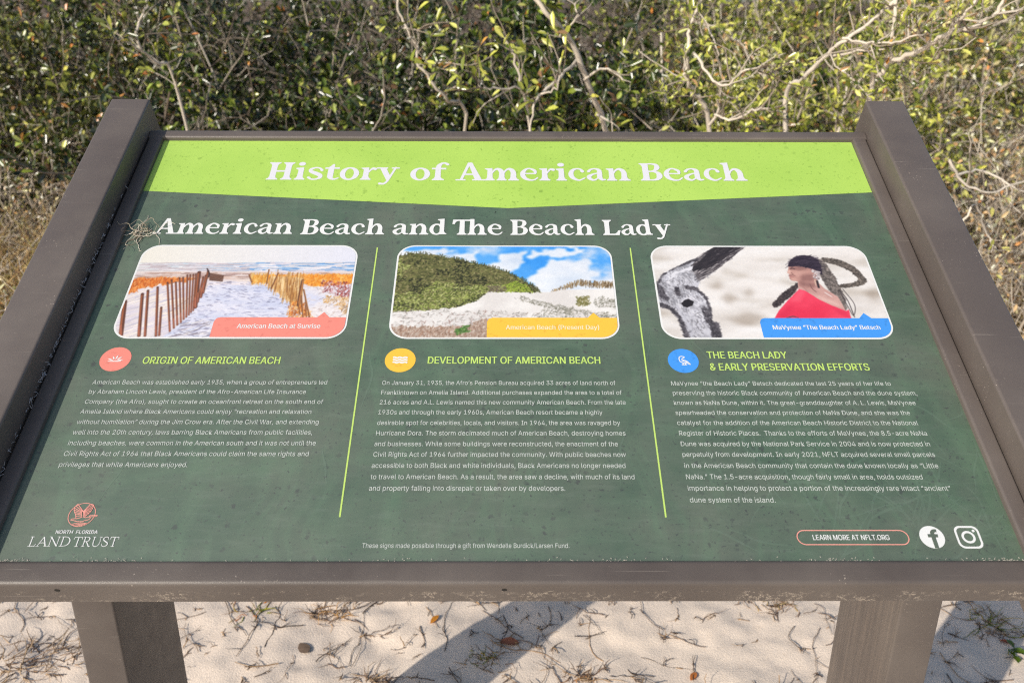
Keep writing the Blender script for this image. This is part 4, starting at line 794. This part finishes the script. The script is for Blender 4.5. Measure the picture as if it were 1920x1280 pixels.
def shrub(name, base, spread, height, seed, kind, n1, n2, n3, nl, leaf=(.022, .042), bark=1.0, aim=None, label=None, cat='shrub', group=None, r0=.011):
    g = np.random.default_rng(seed); base = np.array(base, float)
    az = g.uniform(0, 2 * math.pi, n1); out = g.uniform(.15, 1.0, n1); p0 = base + np.column_stack([np.cos(az) * .12, np.sin(az) * .12, np.full(n1, -.03)])
    d0 = np.column_stack([np.cos(az) * out * spread[0], np.sin(az) * out * spread[1], np.full(n1, height) * g.uniform(.45, 1.0, n1)])
    L1 = np.linalg.norm(d0, axis=1) * g.uniform(.9, 1.15, n1)
    A = grow(p0, d0, L1, 8, .22, .02, g); RA = np.linspace(1, .35, 8)[None] * (r0 * g.uniform(.6, 1.1, n1))[:, None]
    m2 = n1 * n2; i2 = np.repeat(np.arange(n1), n2); t2 = g.uniform(.18, 1, m2); p, tg = along(A, i2, t2)
    d = unit(tg * .6 + g.normal(0, .75, (m2, 3)) + [0, -.15, .1]); B = grow(p, d, g.uniform(.22, .55, m2) * height ** .5, 6, .28, .03, g)
    RB = np.linspace(1, .4, 6)[None] * (r0 * .36 * g.uniform(.6, 1.2, m2))[:, None]
    m3 = m2 * n3; i3 = np.repeat(np.arange(m2), n3); t3 = np.concatenate([np.tile(np.r_[g.uniform(.15, 1, n3 - 1), 1.0], m2)]); t3 = np.clip(t3 + g.normal(0, .08, m3), .1, 1)
    p, tg = along(B, i3, t3); d = unit(tg * .7 + g.normal(0, .7, (m3, 3)) + [0, -.1, .15]); Cc = grow(p, d, g.uniform(.06, .18, m3), 4, .25, .05, g)
    RC = np.linspace(1, .6, 4)[None] * (r0 * (.17 if bark < 1.1 else .24) * g.uniform(.7, 1.2, m3))[:, None]
    parts = []
    for Pn, Rr, sd_ in ((A, RA, 6), (B, RB, 4), (Cc, RC, 3)):
        V, Qd = tubes(Pn, Rr, sd_); cc = BARKS[g.integers(0, 4, len(Pn))] * bark * .75; parts.append((V, Qd, np.repeat(cc, Pn.shape[1] * sd_, 0)))
    V, Qd, c = merge(parts)
    root = empty(name, tuple(base), label, cat, group)
    link('stem', quad_mesh('stem', V, Qd, c, True), M_BARK, root)
    mL = m3 * nl; iL = np.repeat(np.arange(m3), nl); tL = 1 - g.uniform(0, 1, mL) ** 1.6 * .9; p, tg = along(Cc, iL, tL)
    d = unit(tg * .55 + g.normal(0, .62, (mL, 3)) + [0, 0, .12]); nrm = unit(g.normal(0, .65, (mL, 3)) + [-.25, -.35, .75])
    L = g.uniform(*leaf, mL); keep = (p[:, 2] > .02) & (vnoise(p[:, 0] * 4.2 + p[:, 1] * 1.7, p[:, 2] * 4.6 + p[:, 1] * 2.3, seed) > .34)
    V, Qd, c = leaves(p[keep], d[keep], nrm[keep], L[keep], L[keep] * g.uniform(.36, .52, keep.sum()), pick(kind, keep.sum(), g) * (g.uniform(.6, 1.35, m3)[iL][keep])[:, None])
    link('foliage', quad_mesh('foliage', V, Qd, c), M_LEAF, root)
    return root

GR = 'shrubs behind the sign'
def sh(x, y, w, h, seed, kind, label, dens=1.0, bark=1.0, nl=13, leaf=(.018, .050), dep=None, n1=18):
    y = y + .45; bark = .6 if y > 5 and bark == 1.0 else bark
    z = float(gheight(np.array([x]), np.array([y]))[0])
    return shrub('evergreen_shrub', (x, y, z), (w, dep or w * .8), h, seed, kind, n1, max(3, int(10 * dens)), 8, nl, leaf, bark, label=label, group=GR)
sh(-3.35, 3.75, .95, 1.35, 1, 'dark', 'dark green shrub with glossy leaves farthest left, above the dry grass', 1.1)
sh(-2.15, 3.5, .9, 1.35, 2, 'dark', 'dark glossy shrub behind the top of the left rail, taller than the grass beside it', 1.2)
sh(-.95, 2.75, .85, 1.30, 3, 'deep', 'dark shaded shrub behind the word History on the sign', 1.1)
sh(.15, 2.95, .8, 1.35, 4, 'deep', 'deep green shrub behind the middle of the sign and its bare forked branch', 1.1, leaf=(.030, .052))
sh(1.05, 2.75, .75, 1.15, 5, 'olive', 'olive shrub behind the word Beach of the lime title, full of pale twigs', 1.0, 1.4, leaf=(.020, .040))
sh(2.05, 3.55, .85, 1.20, 6, 'faded', 'pale olive shrub with dense twigs behind the top of the right rail', 1.0, 1.7, 9)
sh(3.2, 3.6, 1.0, 1.0, 7, 'faded', 'low pale shrub at the far right above the leaf litter', .9, 1.7, 5)
sh(-3.4, 6.6, 1.4, 2.4, 15, 'dark', 'very tall dark shrub in the last row at the far left', 1.0)
sh(-.6, 6.4, 1.4, 2.4, 16, 'deep', 'very tall dark shrub in the last row left of the forked branch', 1.0)
sh(1.6, 6.5, 1.4, 2.3, 17, 'olive', 'very tall olive shrub in the last row right of the forked branch', 1.0)
sh(4.2, 7.0, 1.5, 2.3, 18, 'olive', 'very tall olive shrub in the last row at the far right', 1.0)
sh(-4.4, 5.2, 1.2, 1.9, 8, 'dark', 'tall dark shrub at the back left corner behind the other shrubs', 1.0)
sh(-2.7, 4.9, 1.2, 1.9, 9, 'deep', 'tall dark shrub standing at the back between the two left shrubs', 1.1)
sh(-1.2, 4.6, 1.1, 1.9, 10, 'deep', 'tall dark shrub at the back left of the centre branches', 1.2)
sh(.3, 4.7, 1.1, 1.9, 11, 'deep', 'tall dark shrub at the back directly beyond the forked branches', 1.2)
sh(1.7, 4.7, 1.1, 1.8, 12, 'olive', 'tall olive shrub at the back right of the centre', 1.1, 1.2)
sh(3.3, 5.3, 1.3, 1.8, 13, 'olive', 'tall olive shrub at the back above the litter bank on the right', 1.0, 1.2)
sh(5.0, 5.6, 1.3, 1.6, 14, 'pale', 'tall pale shrub at the back right corner', .8, 1.3)

for x, y, w, h, sd_, lab in ((1.78, 2.2, .42, .62, 31, 'dead grey brush tangled low just right of the right rail'), (2.25, 2.95, .6, .75, 32, 'taller dead tan brush at the right edge beyond the low grey tangle'), (2.9, 3.7, .7, .8, 33, 'dead brush farthest right under the pale shrub'), (-1.75, 2.15, .4, .50, 34, 'dead brush among straw grass just left of the left rail'), (-2.45, 3.0, .6, .65, 35, 'dead brush at the left edge beyond the straw grass')):
    shrub('dead_brush', (x, y, float(gheight(np.array([x]), np.array([y]))[0])), (w, w), h, sd_, 'dry', 16, 9, 6, 3, (.012, .030), 1.55, label=lab, cat='brush', group='dead brush beside the sign', r0=.006)

# branches that reach forward over the sign's top edge, each with its side twigs and leaves
CAMP = np.array([-0.0027, -0.6222, Z0 + 0.4493]); RC_ = np.array(CAM_R)
def at(x, y, dist):
    """a spot in the air: sheet position (x, y) and its distance from the viewer's stand"""
    d = RC_.T @ np.array([(x - 960) / 1619.06, -(y - 640) / 1619.06, 1.0]); return CAMP + d / np.linalg.norm(d) * dist
def branch(seed, lines, label, kind, twigs=10, nl=5, leaf=(.03, .052), tone=.95):
    """lines: list of [(x, y, distance), ...], radius0, radius1"""
    g = np.random.default_rng(seed); parts = []; lv = []
    base = None
    for pts, ra, rb in lines:
        pp = catmull([at(*p) for p in pts], 5); pp[1:-1] += g.normal(0, .0022, (len(pp) - 2, 3)); K = len(pp)
        if base is None: base = pp[0].copy()
        V, Qd = tubes(pp[None], 1.0 * np.linspace(ra, rb, K)[None] * g.uniform(.9, 1.12, (1, K)), 7); parts.append((V, Qd, np.repeat((BARKS[[3]] * tone * .95) * g.uniform(.85, 1.15, (K, 1)), 7, 0)))
        n = max(3, int(twigs * len(pts) / 4)); t = g.uniform(.12, 1, n); t[0] = 1
        p, tg = along(pp[None], np.zeros(n, int), t); d = unit(tg * .6 + g.normal(0, .6, (n, 3)) + [0, -.1, .2]); Cc = grow(p, d, g.uniform(.04, .16, n), 5, .22, .06, g)
        V, Qd = tubes(Cc, np.linspace(1, .55, 5)[None] * (np.full(n, .0019) * g.uniform(.7, 1.2, n))[:, None], 4); parts.append((V, Qd, np.repeat(BARKS[g.integers(0, 4, n)] * tone * .8, 20, 0)))
        mL = n * nl; iL = np.repeat(np.arange(n), nl); tL = 1 - g.uniform(0, 1, mL) ** 2 * .7; p, tg = along(Cc, iL, tL)
        L = g.uniform(*leaf, mL); lv.append(leaves(p, tg * .6 + g.normal(0, .55, (mL, 3)) + [0, 0, .15], unit(g.normal(0, .5, (mL, 3)) + [-.3, -.5, .6]), L, L * g.uniform(.30, .42, mL), pick(kind, mL, g), .08))
    V, Qd, c = merge(parts); o = empty('branch', tuple(base), label, 'branch', 'pale branches reaching over the sign')
    link('wood', quad_mesh('wood', V, Qd, c, True), M_BARK, o)
    V, Qd, c = merge(lv); link('foliage', quad_mesh('foliage', V, Qd, c), M_LEAF, o)
branch(21, [([(1190, 420, 2.9), (1135, 240, 2.7), (1095, 140, 2.6), (1070, 75, 2.55), (1030, 30, 2.5), (995, -15, 2.5)], .0095, .0055), ([(1082, 112, 2.6), (1045, 150, 2.5), (1015, 175, 2.45), (1003, 195, 2.42), (993, 250, 2.42)], .0048, .0026), ([(1010, 178, 2.45), (1040, 170, 2.42), (1050, 140, 2.4)], .003, .002), ([(1120, 215, 2.68), (1150, 232, 2.6)], .004, .002), ([(1095, 150, 2.6), (1135, 128, 2.55), (1168, 150, 2.52)], .0035, .002), ([(1050, 68, 2.55), (1080, 35, 2.5), (1080, 5, 2.5)], .003, .002)],
       'forked bare pale branch rising behind the middle of the lime title', 'olive', 6, 2)
branch(22, [([(860, 420, 3.0), (872, 215, 2.75), (840, 190, 2.65), (805, 150, 2.6), (785, 120, 2.6), (780, 85, 2.6), (760, 50, 2.6), (745, 10, 2.6), (748, -15, 2.6)], .0052, .003), ([(785, 120, 2.6), (840, 118, 2.55)], .003, .0018), ([(830, 175, 2.65), (860, 160, 2.6)], .0024, .0016), ([(757, 53, 2.6), (785, 57, 2.57)], .0024, .0016)],
       'thin curving branch with paired yellow green leaves left of the forked branch', 'olive', 7, 3, (.028, .045))
branch(23, [([(1010, 420, 2.7), (990, 215, 2.5), (978, 165, 2.45), (965, 110, 2.45), (962, 95, 2.45)], .0045, .0028), ([(980, 168, 2.45), (940, 166, 2.4), (905, 166, 2.38), (895, 150, 2.36)], .003, .0016)],
       'short upright twig with fingerlike leaves beside the foot of the forked branch', 'olive', 7, 3, (.030, .048))
branch(24, [([(1360, 430, 2.61), (1325, 215, 2.43), (1300, 175, 2.38), (1285, 140, 2.34), (1292, 95, 2.34), (1292, 55, 2.34), (1310, 10, 2.34), (1316, -15, 2.34)], .0070, .0035), ([(1330, 235, 2.43), (1345, 210, 2.38), (1352, 150, 2.34), (1345, 100, 2.29), (1330, 60, 2.29)], .004, .0022), ([(1300, 100, 2.34), (1332, 142, 2.29), (1360, 160, 2.25), (1400, 130, 2.25), (1440, 140, 2.25)], .0035, .002), ([(1340, 215, 2.38), (1375, 225, 2.34), (1410, 207, 2.29), (1440, 205, 2.29)], .003, .002)],
       'upright pale branch with olive leaves behind the word Beach of the lime title', 'olive', 13, 5, (.016, .030), 1.1)
branch(25, [([(1480, 400, 2.61), (1470, 190, 2.52), (1510, 145, 2.43), (1545, 108, 2.38), (1580, 80, 2.34), (1620, 50, 2.34), (1675, 5, 2.34), (1700, -15, 2.34)], .0062, .0036), ([(1580, 72, 2.34), (1625, 78, 2.29), (1670, 82, 2.25), (1720, 66, 2.25)], .003, .0018), ([(1560, 105, 2.38), (1620, 96, 2.34), (1665, 90, 2.34)], .003, .0018)],
       'slanting pale branch just left of the top of the right rail', 'olive', 13, 5, (.016, .030), 1.1)
branch(26, [([(1590, 420, 2.61), (1632, 165, 2.43), (1650, 140, 2.38), (1663, 118, 2.36), (1668, 80, 2.34), (1676, 45, 2.34), (1680, -10, 2.34)], .0072, .0042), ([(1663, 118, 2.36), (1700, 105, 2.34), (1745, 82, 2.29), (1785, 62, 2.25), (1830, 50, 2.25), (1870, 22, 2.25), (1890, -15, 2.25)], .0062, .0036), ([(1783, 62, 2.25), (1790, 45, 2.23), (1812, 25, 2.21), (1830, 2, 2.21)], .0042, .003), ([(1745, 84, 2.29), (1722, 66, 2.25)], .003, .002)],
       'thick pale branch forking in a wide Y above the right rail', 'olive', 10, 4, (.016, .030), 1.15)
branch(27, [([(380, 400, 3.2), (330, 150, 3.0), (290, 115, 2.95), (262, 90, 2.9), (255, 58, 2.9), (272, 20, 2.9), (280, -15, 2.9)], .005, .003), ([(262, 95, 2.9), (240, 80, 2.85), (215, 70, 2.8)], .003, .0018)],
       'thin grey branch bent above the top of the left rail', 'dark', 10, 5, (.026, .044))
for k, (pts, ra, lab) in enumerate(((([(1780, 300, 2.5), (1810, 345, 2.55), (1860, 360, 2.6), (1930, 335, 2.7)]), .004, 'pale curved dead branch on the litter right of the right rail'), ([(1790, 330, 2.6), (1840, 320, 2.7), (1900, 350, 2.7), (1960, 380, 2.8)], .0035, 'straight dead twig crossing the curved one right of the rail'), ([(1800, 420, 2.5), (1830, 385, 2.5), (1850, 440, 2.6), (1870, 470, 2.6)], .003, 'small forked dead twig lowest on the litter right of the rail'))):
    branch(40 + k, [(pts, ra, ra * .5)], lab, 'pale', 7, 1, (.02, .03), 1.15)

# dry grass and litter
def blades(n, xy, h, seed, tones, lean=.7, w=.0016, rise=1.1):
    g = np.random.default_rng(seed); x, y = xy(g, n); z = gheight(x, y); Pn = np.zeros((n, 5, 3)); az = g.uniform(0, 6.283, n); p = np.column_stack([x, y, z - .004]); d = np.column_stack([np.cos(az) * lean, np.sin(az) * lean, g.uniform(.12 * rise, rise, n)]); L = g.uniform(*h, n)
    d = unit(d)
    for k in range(5): Pn[:, k] = p; p = p + d * (L / 4)[:, None]; d = unit(d + g.normal(0, .16 + .2 * (rise < 1), (n, 3)) + [0, 0, -.18]); p[:, 2] = np.maximum(p[:, 2], z + .002)
    V, Qd = tubes(Pn, np.array([1, .9, .75, .5, .15])[None] * (w * g.uniform(.6, 1.3, n))[:, None], 3); c = np.array(tones)[g.integers(0, len(tones), n)] * g.uniform(.75, 1.15, (n, 1)); return V, Qd, np.repeat(c, 15, 0)
STRAW = [lin(218, 190, 136), lin(200, 166, 114), lin(230, 208, 158), lin(162, 126, 86), lin(160, 148, 86)]
def zone(x0, x1, y0, y1): return lambda g, n: (g.uniform(x0, x1, n), g.uniform(y0, y1, n))
V, Qd, c = merge([blades(2600, zone(-3.4, -1.45, 1.9, 3.0), (.30, .66), 57, STRAW, .55, .0022, 1.3), blades(12000, zone(-4.2, -1.35, 1.6, 3.7), (.10, .34), 51, STRAW), blades(2500, zone(-1.4, 1.2, 2.0, 2.7), (.05, .18), 52, STRAW)])
tag(link('dry_grass', quad_mesh('dry_grass', V, Qd, c), M_DRY), kind='stuff')
V, Qd, c = merge([blades(1300, zone(1.7, 3.6, 2.0, 3.0), (.25, .50), 58, STRAW + [lin(200, 184, 160)], .8, .0022, 1.2), blades(6000, zone(1.3, 4.4, 1.6, 3.7), (.08, .30), 53, STRAW + [lin(190, 170, 150)], .9, .0019)])
tag(link('dead_grass', quad_mesh('dead_grass', V, Qd, c), M_DRY), kind='stuff')
g = np.random.default_rng(61); n = 9000; x = g.uniform(-4.5, 4.8, n); y = g.uniform(1.9, 4.6, n) - .5 * (np.abs(x) > 1.6); z = gheight(x, y) + g.uniform(.002, .03, n); L = g.uniform(.02, .05, n)
cl = np.array([lin(178, 140, 104), lin(150, 112, 80), lin(204, 172, 136), lin(186, 112, 64), lin(120, 92, 70)])[g.integers(0, 5, n)] * g.uniform(.8, 1.15, (n, 1))
V, Qd, c = leaves(np.column_stack([x, y, z]), g.normal(0, 1, (n, 3)) * [1, 1, .25], unit(g.normal(0, .4, (n, 3)) + [0, 0, 1]), L, L * .45, cl, .2)
tag(link('leaf_litter', quad_mesh('leaf_litter', V, Qd, c), M_DRY), kind='stuff')

# ---- small things on the sand under the sign
def ground_at(x, y):
    d = RC_.T @ np.array([(x - 960) / 1619.06, -(y - 640) / 1619.06, 1.0]); t = CAMP[2] / -d[2]; p = CAMP + d * t
    for _ in range(3): h = float(gheight(p[:1], p[1:2])[0]); t = (h - CAMP[2]) / d[2]; p = CAMP + d * t
    return p
TWIG = [lin(92, 76, 66), lin(118, 98, 84), lin(70, 58, 52), lin(140, 122, 106), lin(160, 130, 96)]
def litter_twigs(n, x0, x1, y0, y1, seed, Lr=(.03, .14), K=7):
    g = np.random.default_rng(seed); x = g.uniform(x0, x1, n); y = g.uniform(y0, y1, n); az = g.uniform(0, 6.283, n); L = Lr[0] + (Lr[1] - Lr[0]) * g.uniform(0, 1, n) ** 2; Pn = np.zeros((n, K, 3)); lift = g.uniform(.0005, .006, n)
    for k in range(K): Pn[:, k] = np.column_stack([x, y, gheight(x, y) + lift * (.6 + g.uniform(0, .6, n))]); az = az + g.normal(0, .24, n); x = x + np.cos(az) * L / K; y = y + np.sin(az) * L / K
    R = np.linspace(1, .5, K)[None] * (g.uniform(.0005, .0013, n))[:, None]; V, Qd = tubes(Pn, R, 5); out = [(V, Qd, np.repeat(np.array(TWIG)[g.integers(0, 5, n)] * g.uniform(.7, 1.1, (n, 1)), K * 5, 0))]
    m = n * 3; i = g.integers(0, n, m); t = g.uniform(.2, .9, m); p, tg = along(Pn, i, t); d = unit(tg + g.normal(0, .8, (m, 3)) * [1, 1, .25] + [0, 0, .12]); Cc = grow(p, d, g.uniform(.006, .035, m), 4, .3, -.08, g)
    V, Qd = tubes(Cc, np.linspace(1, .5, 4)[None] * (g.uniform(.0005, .0014, m))[:, None], 4); out.append((V, Qd, np.repeat(np.array(TWIG)[g.integers(0, 5, m)] * .95, 16, 0))); return out
V, Qd, c = merge(litter_twigs(560, -1.7, 1.8, .45, 1.5, 71, (.04, .20), 9) + litter_twigs(80, -1.7, 1.8, .45, 1.3, 73, (.10, .26), 11) + litter_twigs(700, -1.7, 1.8, .45, 1.5, 72, (.008, .03)))
tag(link('twig_litter', quad_mesh('twig_litter', V, Qd, c), M_BARK), kind='stuff')

def tuft(name, x, y, n, h, seed, tones, label, cat, w=.0012, group=None, sp=1.0):
    p = ground_at(x, y); V, Qd, c = blades(n, lambda g, n: (p[0] + g.normal(0, .022 * sp, n), p[1] + g.normal(0, .014 * sp, n)), h, seed, tones, 1.0, w, .45)
    o = link(name, quad_mesh(name, V, Qd, c), M_DRY); tag(o, label, cat, group); return o
DEAD = [lin(166, 138, 112), lin(134, 108, 88), lin(190, 162, 128), lin(110, 90, 76)]; FRESH = [lin(150, 160, 50), lin(120, 130, 44), lin(176, 150, 60), lin(140, 108, 70)]
GT = 'small tufts on the sand'
tuft('grass_tuft', 472, 1148, 26, (.03, .07), 81, FRESH + [lin(210, 130, 40)], 'green and orange grass sprout on the sand right of the left leg', 'grass tuft', group=GT)
tuft('grass_tuft', 618, 1150, 60, (.02, .08), 82, DEAD + [lin(206, 160, 100)], 'brown dead tuft on the sand between the sprout and the leg shadow', 'grass tuft', group=GT)
tuft('grass_tuft', 912, 1232, 40, (.015, .05), 83, FRESH + DEAD, 'olive tuft inside the broad leg shadow', 'grass tuft', group=GT)
tuft('grass_tuft', 1460, 1140, 40, (.02, .06), 84, DEAD + [lin(206, 180, 120)], 'straw coloured tuft on the sand left of the right leg', 'grass tuft', group=GT)
tuft('grass_tuft', 1862, 1170, 60, (.03, .09), 85, FRESH + DEAD, 'shaded green and brown tuft right of the right leg', 'grass tuft', group=GT)
tuft('grass_tuft', 70, 1235, 110, (.03, .10), 86, DEAD, 'large tangled dead tuft left of the left leg', 'grass tuft', group=GT, sp=2.2)
tuft('grass_tuft', 1095, 1272, 40, (.02, .06), 87, DEAD + [lin(190, 130, 70)], 'reddish brown tuft at the foot of the photo right of the leg shadow', 'grass tuft', group=GT)
tuft('grass_tuft', 700, 1275, 45, (.02, .06), 88, DEAD, 'dark tuft at the foot of the photo just left of the leg shadow', 'grass tuft', group=GT)
def fallen(x, y, L, w, az, col, label, seed, curl=.3):
    p = ground_at(x, y) + np.array([0, 0, .004]); N = 9; t = np.linspace(0, 1, N); wd = w * np.sin(np.pi * np.clip(t, .02, .98)) ** .7; d = np.array([math.cos(az), math.sin(az), .05]); s_ = np.array([-math.sin(az), math.cos(az), .1]); up = np.array([0, 0, 1.])
    rows = [p + d * (L * (a - .5)) + s_ * (k * b_) + up * (curl * abs(k) * b_ + .25 * L * a * (1 - a) * curl) for a, b_ in zip(t, wd) for k in (-1, -.5, 0, .5, 1)]
    top = np.array(rows); V = np.vstack([top, top - [0, 0, .0006]]); i = np.arange(N * 5).reshape(N, 5); Q1 = np.stack([i[:-1, :-1], i[1:, :-1], i[1:, 1:], i[:-1, 1:]], -1).reshape(-1, 4); Qd = np.vstack([Q1, Q1[:, ::-1] + N * 5])
    gg = np.random.default_rng(seed); c = np.array(col)[None] * gg.uniform(.75, 1.15, (len(V), 1)); o = link('fallen_leaf', quad_mesh('fallen_leaf', V, Qd, c, True), M_DRY); tag(o, label, 'leaf', 'leaves on the sand')
fallen(815, 1163, .028, .0055, 1.0, lin(206, 136, 50), 'small orange leaf on sunlit sand left of the leg shadow', 1)
fallen(955, 1206, .040, .010, -.2, lin(150, 96, 74), 'reddish brown leaf lying inside the broad leg shadow', 2)
fallen(570, 1216, .036, .012, -.9, lin(116, 98, 84), 'dark grey brown leaf on sunlit sand between the legs', 3, -.12)
fallen(1300, 1270, .024, .006, .9, lin(190, 116, 60), 'orange brown leaf at the foot of the photo left of the right leg', 4)
fallen(1888, 1206, .028, .005, -.5, lin(150, 84, 60), 'narrow red brown leaf right of the right leg', 5)
p = ground_at(1895, 1228); g = np.random.default_rng(9); n = 9; az = g.uniform(0, 6.28, n); L = g.uniform(.018, .032, n); root = empty('seedling', tuple(p), 'small bright green seedling in the shade right of the right leg', 'seedling')
V, Qd, c = leaves(np.tile(p + [0, 0, .012], (n, 1)) + g.normal(0, .004, (n, 3)), np.column_stack([np.cos(az), np.sin(az), np.full(n, .3)]), np.tile([0, 0, 1.], (n, 1)), L, L * .5, np.tile(lin(84, 108, 34), (n, 1)) * g.uniform(.8, 1.2, (n, 1)))
link('foliage', quad_mesh('foliage', V, Qd, c), M_LEAF, root)
Pn = grow(np.tile(p - [0, 0, .01], (2, 1)), np.array([[.05, 0, 1.], [-.3, .1, 1]]), np.array([.026, .026]), 4, .1, 0, g); V, Qd = tubes(Pn, np.full((2, 4), .0009), 5); link('stem', quad_mesh('stem', V, Qd, np.broadcast_to(lin(120, 120, 60), (len(V), 3))), M_BARK, root)
